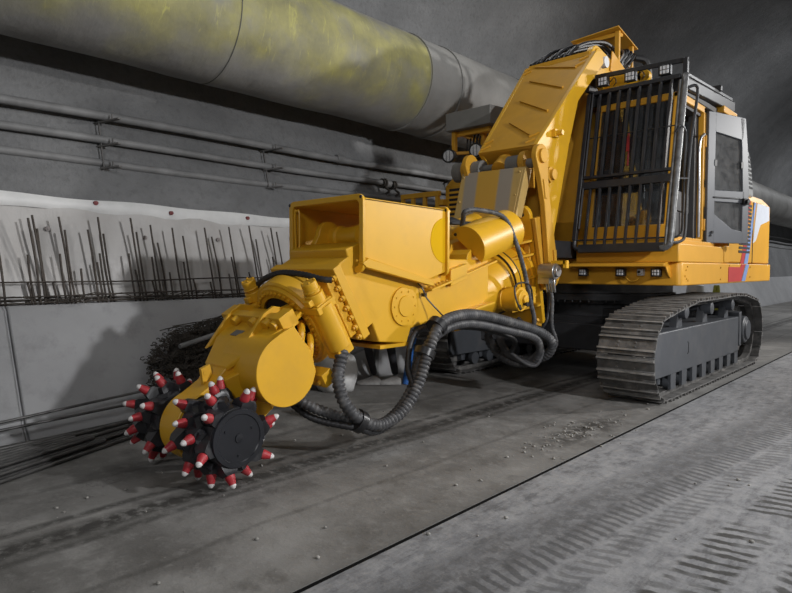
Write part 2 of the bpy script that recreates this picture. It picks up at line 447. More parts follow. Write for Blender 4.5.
for k, y in enumerate((2.6, 4.68, 8.6, 12.6)):
    rt = empty('pipe_bracket', (-6.8, y, 2.45)); tag(rt, 'steel three-arm pipe bracket fixed to tunnel wall, ' + ['left of the machine above the rebars', 'just left of the open yellow box', 'behind the machine boom', 'far beyond the machine'][k], 'bracket', 'pipe brackets')
    b = B(); b.bar((-6.64, y - .05, 2.46), (-6.79, y - .05, 3.1), .012, .02, (1, 0, 0)); b.build('upright', 'bracket', rt)
    for z in PZ:
        b = B(); b.bar((wall_x(z - .06) + .004, y - .06, z - .06), (-6.47, y + .05, z - .045), .04, .016); b.cyl((-6.60, y + .03, z - .06), (-6.60, y + .03, z + .02), .01, n=6); b.build('arm', 'bracket', rt)
# cloth knots tied round the pipes
for i, (y, z) in enumerate(((6.83, 2.775), (7.05, 2.76))):
    b = B(); b.tube([(-6.645, y, z + .06), (-6.63, y + .02, z), (-6.65, y + .01, z - .07), (-6.60, y + .04, z - .13), (-6.62, y - .02, z - .18)], .018, 7, 5)
    b.ring((-6.70, y - .03, z), (0, 1, .1), .044, .07, .08, 14)
    tag(b.build('tied_cloth', 'wire'), 'dark rag knotted round the middle wall pipe, ' + ('nearer to the yellow box' if i == 0 else 'nearer to the louvred housing'), 'rag', 'rags on the wall pipe')

# membrane sheet on the wall above the kerb
root = empty('membrane_sheet', (-6.3, 3, 1.08)); tag(root, 'white waterproofing membrane hung on the wall behind the upright rebars', 'membrane')
b = B(); rings = []
random.seed(3)
NY, NZ = 200, 14
for i in range(NY + 1):
    y = Y0 + .1 + 28 * i / NY
    r = []
    for j in range(NZ + 1):
        z = 1.085 + (2.07 - 1.085) * j / NZ
        x = wall_x(max(z, 1.06)) + .05 + .018 * math.sin(y * 3.1 + z * 2) * math.sin(z * 5 + y) + .01 * math.sin(y * 9.3)
        r.append((x, y, z + (.02 * math.sin(y * 1.1) if j == NZ else 0)))
    rings.append(r + [(p[0] - .02, p[1], p[2]) for p in reversed(r)])
b.loft(rings); b.build('sheet', 'sheet', root, ang=60)
b = B(); rings = []
for i in range(NY + 1):
    y = Y0 + .1 + 28 * i / NY; zt = 2.075 + .02 * math.sin(y * 1.1) + .008 * math.sin(y * 5); step = .012 if int((y + 20) / 2.2) % 2 else 0
    w = .11 + .02 * math.sin(y * 2.3)
    x = wall_x(2.07) + .05
    rings.append([(x + .02 + step, y, zt - w), (x + .045 + step, y, zt - w * .3), (x + .02, y, zt + w * .35), (x - .03, y, zt + w * .3), (x - .03, y, zt - w)])
b.loft(rings); o = b.build('folded_hem', 'hem', root, ang=60); o['label'] = 'bright white folded top edge'
for k, (y, z, red) in enumerate(((2.4, 2.088, 1), (3.2, 2.04, 1), (4.19, 2.045, 1), (1.93, 1.8, 0), (2.87, 1.75, 0), (1.2, 1.72, 0), (3.75, 1.76, 0))):
    x = wall_x(z) + (.112 if red else .085)
    b = B(); b.cyl((x - .03, y, z), (x, y, z - .003), .022, n=14).cyl((x, y, z), (x + .006, y, z), .010, n=8)
    b.build('fixing_disc', 'disc' if red else 'discgrey', root)

# upright rebars along the kerb top; rear bars stand in for cast shadows
random.seed(11)
proto = {}
def rebar(y, z1, row, lean):
    x0 = -6.14 - row * .07; z0 = 1.02
    p0 = V((x0, y, z0)); p1 = V((x0 - .17 * (z1 - z0) - .02 * row, y - lean, z1))
    b = B(); b.tube([p0, p0.lerp(p1, .5) + V((.008, random.uniform(-.012, .012), 0)), p1], .0105, 6, 4)
    return b
ys = [(1.675, 1.879), (1.716, 1.909), (1.969, 1.907), (1.984, 1.784), (2.306, 1.928), (2.237, 1.796), (2.62, 1.938), (2.638, 1.794), (2.85, 1.878), (3.116, 1.86), (3.207, 1.776), (3.51, 1.88), (3.806, 1.907), (4.106, 1.935), (4.396, 1.925)]
bars = [(y + .05, z, 0) for y, z in ys]
bars += [(y - .015 + .05, z * .5 + .6, 0) for y, z in ys[::2]]
bars += [(y0 + .02, 1.88 - .2 * random.random(), 1) for y0 in (1.85, 2.45, 3.0, 3.66, 4.26)]  # bars put where rebar shadows fall on the membrane
bars += [(1.2 + i * .235 + random.uniform(-.05, .05), 1.34 + random.uniform(-.08, .14), 0) for i in range(13)]
bars += [(4.55 + i * .31, 1.85 + random.uniform(-.06, .08), 0) for i in range(6)] + [(1.50 - i * .3, 1.88, 0) for i in range(3)]
bars.sort()
for i in range(1, len(bars)):
    if bars[i][0] - bars[i - 1][0] < .04: bars[i] = (bars[i - 1][0] + .04,) + bars[i][1:]
tall = 'tall upright rebar rising from the kerb in front of the white membrane'
short = 'short upright rebar stub standing on the kerb top among the taller bars'
shadow_bar = 'upright bar standing in for a rebar shadow on the white membrane'
for y, z, row in bars:
    o = rebar(y, z, row, .055 * (z - 1.02) / .85 + random.uniform(-.006, .006)).build('rebar_or_shadow_bar', 'rebar', ang=60)
    if row: tag(o, shadow_bar, 'rebar', 'bars standing in for rebar shadows')
    elif z > 1.6: tag(o, tall, 'rebar', 'tall upright rebars on the kerb')
    else: tag(o, short, 'rebar', 'short upright rebars on the kerb')
for k, (x, z) in enumerate(((-6.125, 1.105), (-6.12, 1.16), (-6.17, 1.30), (-6.22, 1.12))):
    b = B(); b.tube([(x, y, z + random.uniform(-.012, .012)) for y in (-1, .5, 1.8, 2.7, 3.6, 4.6, 6.5)], .0085, 6, 4)
    tag(b.build('horizontal_rebar', 'rebar', ang=60), ['horizontal rebar lying lowest along the kerb edge', 'horizontal rebar tied just above the kerb edge', 'highest horizontal rebar tied across the upright bars', 'rear horizontal rebar lying against the membrane foot'][k], 'rebar', 'horizontal rebars along the kerb')
b = B()
for i in range(46):
    y = random.uniform(1.2, 4.6); x = random.uniform(-6.19, -6.07); L = random.uniform(.1, .35); a = random.uniform(-.5, .5)
    p = V((x, y, 1.09 + random.uniform(0, .06)))
    b.tube([p, p + V((random.uniform(-.02, .04), L * .5, random.uniform(-.01, .05))), p + V((random.uniform(-.05, .06), L, random.uniform(-.02, .03)))], .005, 5, 3)
tag(b.build('wire_debris', 'wire', ang=60), 'tangled rusty tie wire scattered along the kerb top', 'wire', kind='stuff')

# bars lying at the kerb foot
random.seed(5)
lab = 'long straight steel bar lying in the bundle at the kerb foot'
def lying(y1, xa, xb, z, r):          # xa at y = 1.0, xb at y = 2.1
    f = lambda y: xa + (xb - xa) * (y - 1.0) / 1.1
    b = B(); b.tube([(f(-1.0), -1.0, z), (f(.6), .6, z + .002), (f(y1), y1, z)], r, 7, 3); return b
for layer, (n, z, d) in enumerate(((13, .018, 0), (10, .051, .05), (6, .084, .12))):
    for i in range(n):
        o = lying(2.02 + random.uniform(-.35, .36), -4.50 - d - i * .072, -4.97 - d * .7 - i * .040, z, .015).build('steel_bar', 'bar', ang=60)
        tag(o, lab, 'bar', 'steel bars lying along the kerb foot')
for k, (p0, p1) in enumerate((((-5.33, -.6, .11), (-5.46, 2.42, .19)), ((-5.38, -.4, .12), (-5.55, 2.48, .27)))):
    b = B(); b.tube([p0, V(p0).lerp(V(p1), .5) + V((0, 0, -.01)), p1], .012, 7, 4)
    tag(b.build('steel_bar', 'bar', ang=60), ['bent steel bar rising off the bundle toward the cutter head', 'topmost loose steel bar leaning against the sloping kerb'][k], 'bar', 'loose steel bars on the bundle')

# heap of old wire mesh leaning on the kerb
random.seed(21)
b = B()
def heap_pt():
    while True:
        y = random.uniform(2.52, 4.1); x = random.uniform(-5.95, -5.05); z = random.uniform(.0, .98)
        front = -5.6 - .55 * (z - .2) * .5
        top = .74 + .16 * (y - 2.5)
        lim = ((y - 2.52) / .25) if y < 2.77 else 1
        if z < top * min(1, .75 + .25 * lim) and x < -5.42 - .40 * z + .12 and x > -5.5 - .47 * z + .02: return V((x, y, z + .0))
for i in range(4200):
    p = heap_pt(); a = random.uniform(0, 2 * PI); r = random.uniform(.012, .026)
    e1 = V((random.uniform(-.4, .4), 1, random.uniform(-.6, .6))).normalized(); e2 = e1.cross(V((random.random(), random.random() * .4, 1))).normalized()
    b.tube([p + (e1 * math.cos(a + k * 1.2) + e2 * math.sin(a + k * 1.2)) * r for k in range(5)], .0048, 4, 1, raw=True)
rings = []
for k in range(10):
    y = 2.74 + k * .145; t_ = (.70 + .16 * (y - 2.5)) * (.70 if k == 0 else .96)
    rings.append([(-5.47, y, .0), (-5.43 - .02 * (k % 2), y, .0), (-5.44 - .40 * t_ * .5, y, t_ * .5), (-5.44 - .40 * t_ + .02, y, t_ * .93), (-5.49 - .46 * t_, y, t_)])
b.loft(rings)
for i in range(16):
    p = V((-5.80 + random.uniform(-.08, .05), random.uniform(2.7, 3.6), .80 + random.uniform(0, .1)))
    L = random.uniform(.3, .75)
    b.tube([p, p + V((.0, L * .5, .02 + random.uniform(0, .04))), p + V((.0, L, .05 + random.uniform(-.06, .10)))], .005, 5, 4)
tag(b.build('wire_mesh_heap', 'wire', ang=60), 'dark heap of rusty wire mesh leaning on the kerb behind the cutter', 'mesh heap', kind='stuff')
b = B(); b.cyl((-5.49, 2.78, .66), (-5.55, 3.6, .83), .024, n=10)
tag(b.build('steel_tube', 'pipe', ang=60), 'pale steel tube lying across the heap of wire mesh', 'tube')

# loose stones
random.seed(9)
b = B()
for i in range(150):
    if i < 95:
        x = random.gauss(-2.38, .12); y = random.gauss(4.8, .6)
    else: x = random.uniform(-4.5, -.6); y = random.uniform(.9, 5.5)
    r = random.uniform(.004, .013)
    b.sph((x, y, r * .5), r, 6, 4, (1.2, 1, .7))
tag(b.build('gravel', 'stone', ang=80), 'loose pale stone crumbs scattered on the concrete floor', 'gravel', kind='stuff')

# ================================================================== the machine
EX = empty('tunnel_excavator', (-3.8, 8.3, 0))
tag(EX, 'yellow crawler tunnel excavator with twin-drum cutter head and caged cab', 'excavator')
def part(b, name, m, parent=None, label=None, **k):
    o = b.build(name, m, parent or EX, **k)
    if label: o['label'] = label
    return o

# ---- crawler tracks
ctrl = [(6.55, .035), (7.5, .035), (8.5, .035), (9.5, .035), (10.08, .038)]
for a in range(-75, 76, 15): ctrl.append((10.08 + .46 * math.cos(math.radians(a)), .50 + .46 * math.sin(math.radians(a))))
ctrl += [(9.6, 1.03), (9.1, 1.05), (8.3, 1.035), (7.5, 1.03), (7.0, .975)]
for a in range(105, 256, 15): ctrl.append((6.53 + .435 * math.cos(math.radians(a)), .47 + .435 * math.sin(math.radians(a))))
loop = resample([V((0, y, z)) for y, z in ctrl + ctrl[:1]], .01)
# arc-length resample to N shoes
NS = 46
def around(off=0.0, n=NS):
    step = len(loop) / n; out = []
    for i in range(n):
        k = i * step; p = loop[int(k) % len(loop)]; q = loop[(int(k) + 4) % len(loop)]; r = loop[(int(k) - 4) % len(loop)]
        t = (q - r).normalized(); nrm = V((0, t.z, -t.y))       # outward for the direction bottom -> rear -> top
        out.append((p + nrm * off, t, nrm))
    return out
pitch = len(loop) * .01 / NS
def shoe_mesh():
    b = B(); h = pitch * .47
    pr = [(-h, -.004), (-h, .004), (-h + .016, .006), (-h + .022, .036), (-h + .040, .036), (-h + .048, .006), (h - .058, .006), (h - .050, .036), (h - .032, .036), (h - .024, .010), (h + .012, .008), (h + .012, -.004)]
    b.extr([(-.30, y, z) for y, z in pr], (.60, 0, 0))
    b.mat(1).box(-.30, .30, -h + .022, -h + .041, .035, .0395).box(-.30, .30, h - .051, h - .031, .035, .0395).mat(0)
    b.box(-.19, -.10, -h, h + .01, -.055, -.004).box(.10, .19, -h, h + .01, -.055, -.004)
    for x in (-.09, .09):
        b.cyl((x, -.025, .004), (x, -.025, .014), .014, n=6).cyl((x, .02, .004), (x, .02, .014), .014, n=6)
    return b
shoe0 = None
for cx, out in ((-2.49, 1), (-5.11, -1)):
    xo = cx + out * .235; xi = cx - out * .24
    b = B()
    lo, hi = sorted((xo, xi))
    b.px([(6.29, .265), (6.24, .33), (6.24, .70), (6.29, .745), (9.45, .745), (9.45, .25), (9.3, .25)], lo, hi)
    b.px([(9.40, .40), (9.40, .66), (9.9, .62), (10.3, .58), (10.35, .5), (10.3, .42), (9.9, .36)], cx - .1, cx + .1)
    b.px([(9.45, .34), (9.45, .80), (9.56, .82), (9.56, .32)], lo - .01, hi + .01)
    # final drive hub
    b.lathe((cx - out * .22, 10.02, .52), (out, 0, 0), [(0, .20), (.40, .20), (.42, .19), (.425, .15), (.45, .145), (.455, .01)])
    for k in range(7):
        y = 6.62 + k * .42
        b.box(cx - .16, cx + .16, y - .04, y + .04, .16, .27)
    tr = part(b, 'crawler_track', 'grey', bevel=.012)
    b = B()
    b.px([(7.28, .44), (7.30, .44), (7.32, .46), (7.32, .56), (7.30, .58), (7.28, .58), (7.28, .572), (7.295, .572), (7.312, .555), (7.312, .465), (7.295, .448), (7.28, .448)], *sorted((xo, xo + out * .004)))
    part(b, 'inspection_mark', 'dark', tr)
    for p, t, nrm in around():
        M3 = Matrix((V((1, 0, 0)), t, nrm)).transposed()
        if M3.determinant() < 0: M3 = Matrix((V((-1, 0, 0)), t, nrm)).transposed()
        if shoe0 is None:
            o = shoe0 = shoe_mesh().build('track_shoe', ['wornsteel', 'grouser'], tr, bevel=.004, seg=1, origin=(0, 0, 0))
        else:
            o = dup(shoe0, (0, 0, 0), tr)
        place(o, (cx, p.y, p.z), tr); o.rotation_euler = M3.to_euler()
    b = B(); b.lathe((cx - .08, 6.55, .47), (1, 0, 0), [(0, .12), (0, .33), (.04, .34), (.045, .37), (.115, .37), (.12, .34), (.16, .33), (.16, .12)], 32); part(b, 'idler_wheel', 'wornsteel', tr)
    b = B(); b.lathe((cx - .05, 10.08, .50), (1, 0, 0), [(0, .1), (0, .36), (.1, .36), (.1, .1)], 32)
    for k in range(20):
        a = 2 * PI * k / 20; c_, s_ = math.cos(a), math.sin(a); q = lambda r, w: (10.08 + c_ * r - s_ * w, .50 + s_ * r + c_ * w)
        b.px([q(.35, -.035), q(.40, -.012), q(.40, .012), q(.35, .035)], cx - .04, cx + .04)
    part(b, 'drive_sprocket', 'wornsteel', tr)
    for y in (7.25, 8.2, 9.15):
        b = B(); b.lathe((cx - .2, y, .92), (1, 0, 0), [(0, .05), (0, .075), (.08, .075), (.085, .055), (.31, .055), (.315, .075), (.43, .075), (.44, .05)], 18)
        b.px([(y - .10, .74), (y + .10, .74), (y + .05, .97), (y - .05, .97)], *sorted((cx + out * .07, cx + out * .15)))
        part(b, 'carrier_roller', 'grey', tr)
    for k in range(8):
        y = 6.83 + k * .36
        b = B(); b.lathe((cx - .21, y, .175), (1, 0, 0), [(0, .05), (0, .085), (.06, .085), (.065, .065), (.35, .065), (.355, .085), (.42, .085), (.42, .05)], 16)
        b.px([(y - .075, .10), (y + .075, .10), (y + .085, .27), (y - .085, .27)], *sorted((xo - out * .0, xo - out * .03)))
        part(b, 'track_roller', 'grey', tr)

# ---- undercarriage centre and slew ring
b = B(); b.pz([(-4.9, 6.9), (-4.3, 7.35), (-3.3, 7.35), (-2.7, 6.9), (-2.7, 7.5), (-3.05, 8.3), (-2.7, 9.1), (-2.7, 9.6), (-3.3, 9.2), (-4.3, 9.2), (-4.9, 9.6), (-4.9, 9.1), (-4.55, 8.3), (-4.9, 7.5)], .42, .80)
b.box(-4.5, -3.1, 7.2, 9.3, .38, .72).cyl((-3.8, 8.3, .7), (-3.8, 8.3, .98), .80, n=48)
b.box(-4.87, -2.73, 7.6, 8.1, .5, .9).box(-4.87, -2.73, 8.7, 9.2, .5, .9)
part(b, 'undercarriage_frame', 'dark', bevel=.015)
b = B(); b.lathe((-3.8, 8.3, .96), (0, 0, 1), [(0, .86), (.05, .86), (.05, 1.02), (.13, 1.02), (.14, .98), (.22, .98), (.26, .98)], 72)
part(b, 'slew_ring', 'ring')
b = B()
for k in range(60):
    a = 2 * PI * k / 60; b.cyl((-3.8 + 1.0 * math.cos(a), 8.3 + 1.0 * math.sin(a), .985), (-3.8 + 1.0 * math.cos(a), 8.3 + 1.0 * math.sin(a), 1.012), .012, n=6)
part(b, 'ring_bolts', 'dark')

# ---- superstructure
b = B()
b.pz([(-4.25, 6.62), (-4.25, 7.12), (-2.32, 7.08), (-2.28, 7.12), (-2.28, 11.40), (-2.4, 11.5), (-5.2, 11.5), (-5.3, 11.4), (-5.3, 6.62)], 1.222, 1.488)
deck = part(b, 'deck', 'orange', bevel=.015)
b = B(); b.px([(7.06, 1.50), (6.90, 1.475), (6.90, 1.44), (7.10, 1.43), (7.12, 1.50)], -3.55, -2.40); part(b, 'front_ledge', 'orange', deck, bevel=.006)
b = B(); b.px([(7.00, 1.44), (6.93, 1.44), (7.0, 1.36), (7.09, 1.30), (7.09, 1.44)], -2.405, -2.39); part(b, 'ledge_end', 'orange', deck)
def work_light(x, y, z, w=.05, h=.042, lab=None, par=None, tilt=0.0):
    b = B(); b.mat(0).box(x - w, x + w, y, y + .06, z - h, z + h); b.box(x - w - .006, x + w + .006, y - .012, y + .01, z - h - .006, z + h + .006)
    for k in range(3): b.box(x - w + .01, x + w - .01, y + .06, y + .09, z - h + .012 + k * h * .7, z - h + .02 + k * h * .7)
    b.mat(1).box(x - w + .012, x + w - .012, y - .018, y, z - h + .01, z + h - .01)
    b.mat(0)
    for k in (-1, 1): b.box(x + k * w * .33 - .004, x + k * w * .33 + .004, y - .021, y, z - h + .01, z + h - .01)
    b.box(x - w + .012, x + w - .012, y - .021, y, z - .004, z + .004)
    return part(b, 'work_light', ['black', 'lens'], par or deck, bevel=.003, seg=1)
for x in (-3.40, -2.93, -2.52): work_light(x, 6.99, 1.372)
b = B(); b.mat(0).box(-2.75, -2.68, 7.03, 7.09, 1.335, 1.415); b.cyl((-2.715, 7.03, 1.378), (-2.715, 7.0, 1.378), .026, n=12).mat(1).cyl((-2.715, 7.001, 1.378), (-2.715, 6.99, 1.378), .017, n=12)
part(b, 'camera_sensor', ['white', 'black'], deck, bevel=.004)
b = B(); b.tube([(-2.72, 7.05, 1.34), (-2.76, 7.04, 1.28), (-2.84, 7.05, 1.27), (-2.90, 7.05, 1.33)], .006, 6); part(b, 'light_cable', 'dustyellow', deck)
for y, z in ((7.3, 1.44), (7.25, 1.40), (7.27, 1.30), (7.32, 1.28), (7.22, 1.33), (8.6, 1.43), (8.6, 1.28), (9.0, 1.46), (10.1, 1.44), (10.1, 1.30)): b = B(); b.cyl((-2.279, y, z), (-2.272, y, z), .012, n=8); part(b, 'deck_bolt', 'dustyellow', deck)

# engine cover on the right rear, with grille, stripes and top chamfer
b = B()
b.py([(-2.30, 1.50), (-2.30, 2.42), (-2.42, 2.56), (-3.3, 2.62), (-5.1, 2.62), (-5.28, 2.45), (-5.28, 1.50)], 9.0, 11.38)
cover = part(b, 'engine_cover', 'orange', bevel=.02)
b = B(); b.box(-2.302, -2.292, 9.0, 9.012, 1.5, 2.42); b.box(-2.302, -2.292, 10.28, 10.29, 1.5, 2.42); part(b, 'panel_gaps', 'dark', cover)
b = B()
for k in range(13):
    z = 1.645 + k * .057; f = (z - 1.64) / .76; y0 = 9.52 + .17 * f; y1 = 10.12 + .08 * f
    b.box(-2.305, -2.293, y0, y1, z, z + .034)
part(b, 'side_grille', 'dark', cover)
def decal(pts, m, nm, off):
    b = B(); b.extr([(-2.301 + off - .01, y, z) for y, z in pts], (.01, 0, 0)); return part(b, nm, m, cover)
decal([(9.62, 1.49), (9.76, 1.72), (9.93, 2.10), (10.05, 2.42), (10.13, 2.42), (10.02, 2.10), (9.95, 1.72), (9.80, 1.49)], 'decalred', 'red_stripe', .006)
decal([(9.82, 1.49), (9.97, 1.72), (10.22, 2.20), (10.35, 2.42), (10.46, 2.42), (10.35, 2.20), (10.15, 1.72), (10.02, 1.49)], 'decalblue', 'blue_stripe', .006)
decal([(10.31, 1.80), (10.44, 2.20), (10.52, 2.42), (11.30, 2.42), (11.32, 2.20), (10.75, 2.10), (10.48, 1.85)], 'decalwhite', 'white_stripe', .006)
def decal2(pts, m, nm):
    b = B(); b.extr([(-2.284, y, z) for y, z in pts], (.01, 0, 0)); return part(b, nm, m, deck)
decal2([(8.96, 1.44), (9.56, 1.44), (9.60, 1.482), (9.80, 1.482), (9.60, 1.24), (8.96, 1.24)], 'decalred', 'red_panel_mark')
decal2([(9.84, 1.482), (10.02, 1.482), (9.82, 1.24), (9.63, 1.24)], 'decalblue', 'blue_panel_mark')
# side sills under the cab
b = B(); b.box(-3.5, -2.28, 7.0, 8.97, 1.49, 1.70); sill = part(b, 'cab_base', 'orange', bevel=.012)
b = B(); b.box(-3.45, -2.33, 6.93, 8.5, 1.68, 1.75); part(b, 'cab_base_rail', 'orange', sill, bevel=.008)
b = B(); b.box(-2.34, -2.27, 8.72, 8.96, 1.50, 1.72); part(b, 'step_block', 'orange', sill, bevel=.008)
# air intake louvres, grey, behind the cab
b = B(); b.px([(9.60, 2.50), (9.60, 3.2), (10.15, 3.17), (10.32, 2.95), (10.50, 2.50)], -3.2, -2.34)
il = part(b, 'air_intake', 'louvgrey', bevel=.04)
b = B()
for k in range(8):
    z = 2.62 + k * .062; b.px([(9.70, z), (10.38 - k * .025, z), (10.37 - k * .025, z + .03), (9.70, z + .03)], -2.345, -2.333)
part(b, 'intake_slots', 'dark', il)
b = B(); b.px([(8.95, 1.7), (8.95, 3.10), (9.25, 3.10), (9.35, 2.6), (9.35, 1.7)], -2.72, -2.36); part(b, 'rear_cowl', 'orange', bevel=.03)

# left housing with louvred front
b = B()
b.px([(6.62, 1.49), (6.62, 2.56), (7.05, 2.92), (8.9, 2.92), (9.0, 1.49)], -5.28, -4.36)
lh = part(b, 'left_housing', 'dustyellow', bevel=.015)
b = B(); b.mat(0).box(-5.2, -4.48, 6.612, 6.625, 1.75, 2.52).mat(1)
for k in range(11):
    z = 1.79 + k * .066; b.px([(6.60, z), (6.615, z + .034), (6.615, z + .04), (6.60, z + .008)], -5.2, -4.48)
b.box(-5.23, -5.20, 6.60, 6.62, 1.72, 2.55).box(-4.48, -4.45, 6.60, 6.62, 1.72, 2.55)
part(b, 'louvre_panel', ['dark', 'dustyellow'], lh)
b = B()
b.box(-6.02, -5.30, 6.50, 6.56, 2.43, 2.50).box(-6.02, -5.30, 6.50, 6.56, 1.72, 1.78)
for x in (-6.02, -5.82, -5.60, -5.37): b.box(x, x + .055, 6.505, 6.555, 1.75, 2.45)
b.box(-5.36, -5.24, 6.52, 6.68, 1.80, 1.88).box(-5.36, -5.24, 6.52, 6.68, 2.30, 2.38)
part(b, 'side_rail_rack', 'dustyellow', label='tan slatted rack behind the box', bevel=.006)
# lamp canopy on a yellow bracket
b = B(); b.mat(0).px([(6.42, 3.26), (6.42, 3.50), (7.45, 3.56), (7.45, 3.30)], -5.12, -4.40)
cn = part(b, 'lamp_canopy', 'canopygrey', bevel=.01)
b = B(); b.box(-5.08, -5.02, 6.5, 6.56, 3.0, 3.28).box(-5.08, -4.5, 6.55, 6.60, 3.20, 3.27).box(-4.72, -4.66, 6.65, 6.72, 2.9, 3.25)
b.bar((-4.95, 6.60, 3.23), (-4.45, 7.1, 2.92), .06, .06).bar((-4.62, 6.60, 3.24), (-4.30, 7.3, 3.20), .07, .06).bar((-4.75, 6.8, 2.93), (-4.75, 6.8, 3.26), .06, .05, (1, 0, 0))
b.bar((-5.05, 6.55, 2.98), (-4.66, 6.72, 2.98), .04, .04)
part(b, 'canopy_bracket', 'orange', cn, bevel=.005)
for x, y, z in ((-5.05, 6.42, 2.93), (-4.68, 6.52, 2.97)):
    b = B(); d = V((.25, -1, -.1)).normalized(); p = V((x, y, z))
    b.mat(0).lathe(p, d, [(-.10, .04), (-.06, .085), (.03, .095), (.035, .08)], 24).mat(1).lathe(p + d * .03, d, [(0, .075), (.012, .07), (.018, .03)], 24)
    a_, b_ = b.frame(d); b.mat(0)
    for k in (-1, 1): b.bar(p + d * .05 + a_ * .025 * k - b_ * .065, p + d * .05 + a_ * .025 * k + b_ * .065, .005, .005, (1, 0, 0))
    b.cyl(p - d * .05, p - d * .05 + V((0, 0, .14)), .012, n=8)
    part(b, 'round_lamp', ['black', 'lens'], cn)
b = B()
for k in range(5): b.tube([(-4.95 + k * .06, 6.7, 3.24), (-4.9 + k * .05, 6.62, 3.1), (-4.92 + k * .06, 6.68, 2.95), (-4.8 + k * .03, 6.9, 2.85)], .012, 6)
part(b, 'lamp_cables', 'rubber', cn)

# ---- cab
CX0, CX1 = -3.40, -2.40
fy = lambda z: 7.02 + .165 * (z - 1.70)
b = B()
def pillar(x, z0, z1, w=.07, d=.07): b.loft([[(x - w / 2, fy(z0), z0), (x + w / 2, fy(z0), z0), (x + w / 2, fy(z0) + d, z0), (x - w / 2, fy(z0) + d, z0)], [(x - w / 2, fy(z1), z1), (x + w / 2, fy(z1), z1), (x + w / 2, fy(z1) + d, z1), (x - w / 2, fy(z1) + d, z1)]])
pillar(CX1 - .035, 1.70, 3.44); pillar(CX0 + .035, 1.70, 3.44)
for x in (CX1 - .07, CX0): b.box(x, x + .07, 8.20, 8.29, 1.70, 3.44)
b.box(CX0, CX1, fy(3.4), fy(3.4) + .07, 3.37, 3.45).box(CX0, CX1, 8.22, 8.29, 3.37, 3.45).box(CX0, CX1, fy(1.72), fy(1.72) + .06, 1.70, 1.92)
for x in (CX1 - .07, CX0): b.box(x, x + .07, fy(3.4), 8.29, 3.37, 3.45)
b.box(CX1 - .06, CX1, fy(1.8), 8.28, 1.70, 1.79)
b.box(CX0, CX1, 7.0, 8.5, 1.66, 1.71)
b.box(CX1 - .03, CX1 + .005, 8.24, 8.30, 2.2, 2.45).box(CX1 - .03, CX1 + .02, 8.24, 8.31, 1.9, 2.05).box(CX1 - .03, CX1 + .02, 8.24, 8.31, 2.95, 3.1)
# rear wall below the window and left wall sill
b.box(CX0, CX1, 8.23, 8.28, 1.70, 2.55).box(CX0, CX0 + .04, 7.1, 8.25, 1.70, 2.0)
cab = part(b, 'cab', 'orange', bevel=.008)
b = B(); b.box(CX0, CX1 + .0, fy(3.4) + .02, 8.9, 3.45, 3.53); part(b, 'cab_roof', 'cage', cab, bevel=.012)
b = B(); z0, z1 = 1.92, 3.37; b.loft([[(CX0 + .06, fy(z0) + .02, z0), (CX1 - .06, fy(z0) + .02, z0), (CX1 - .06, fy(z0) + .026, z0), (CX0 + .06, fy(z0) + .026, z0)], [(CX0 + .06, fy(z1) + .02, z1), (CX1 - .06, fy(z1) + .02, z1), (CX1 - .06, fy(z1) + .026, z1), (CX0 + .06, fy(z1) + .026, z1)]])
part(b, 'windscreen', 'glass', cab, smooth=False)
b = B(); b.box(CX0 + .012, CX0 + .018, 7.25, 8.2, 2.0, 3.37); part(b, 'side_window', 'glass', cab, smooth=False)
b = B(); b.box(CX0 + .07, CX1 - .07, 8.25, 8.256, 2.55, 3.37); part(b, 'rear_window', 'glass', cab, smooth=False)
b = B(); b.box(-3.14, -2.66, 7.62, 8.08, 2.02, 2.16)
b.px([(7.98, 2.14), (8.10, 2.14), (8.22, 2.85), (8.14, 2.87)], -3.12, -2.68).px([(8.13, 2.88), (8.22, 2.88), (8.22, 3.10), (8.16, 3.10)], -3.02, -2.78)
b.box(-3.05, -2.75, 7.7, 8.0, 1.72, 2.03)
part(b, 'operator_seat', 'seat', cab, bevel=.04)
for nm, x0, x1 in (('control_console', -3.32, -3.17), ('control_console', -2.63, -2.50)):
    b = B(); b.px([(7.45, 2.12), (7.45, 2.32), (7.55, 2.36), (8.0, 2.33), (8.0, 2.1)], x0, x1); b.cyl(((x0 + x1) / 2, 7.53, 2.34), ((x0 + x1) / 2, 7.50, 2.50), .014, n=8).sph(((x0 + x1) / 2, 7.50, 2.53), .032)
    b.box(x0 + .02, x1 - .02, 7.6, 7.9, 1.72, 2.12)
    part(b, nm, 'console', cab, bevel=.01)
b = B(); b.box(-3.32, -3.12, 7.16, 7.2, 2.1, 2.62).box(-3.26, -3.2, 7.14, 7.2, 1.75, 2.1); part(b, 'monitor_post', 'console', cab, bevel=.006)
for x in (-3.0, -2.78):
    b = B(); b.tube([(x, 7.45, 1.73), (x, 7.32, 1.78), (x, 7.28, 2.1), (x, 7.26, 2.42)], .014, 8).box(x - .05, x + .05, 7.28, 7.42, 1.76, 1.80); part(b, 'travel_lever', 'steel', cab)
# red tag hanging behind the windscreen
b = B(); b.tube([(-2.95, 7.22, 3.05), (-2.95, 7.215, 2.85), (-2.95, 7.20, 2.65)], .012, 6); b.box(-2.97, -2.93, 7.185, 7.20, 2.82, 3.0); part(b, 'red_tag', 'decalred', cab)

b = B(); b.box(CX0 + .05, CX1 - .07, 8.20, 8.228, 1.72, 2.56).box(CX0 + .045, CX0 + .052, 7.15, 8.2, 1.72, 2.0).box(CX0 + .04, CX1 - .04, 7.42, 8.22, 3.33, 3.365).box(CX0 + .04, CX1 - .04, 7.1, 8.2, 1.712, 1.73)
for x in (CX0 + .071, CX1 - .155): b.box(x, x + .08, 8.10, 8.2, 1.75, 3.36)
part(b, 'cab_lining', 'trim', cab)
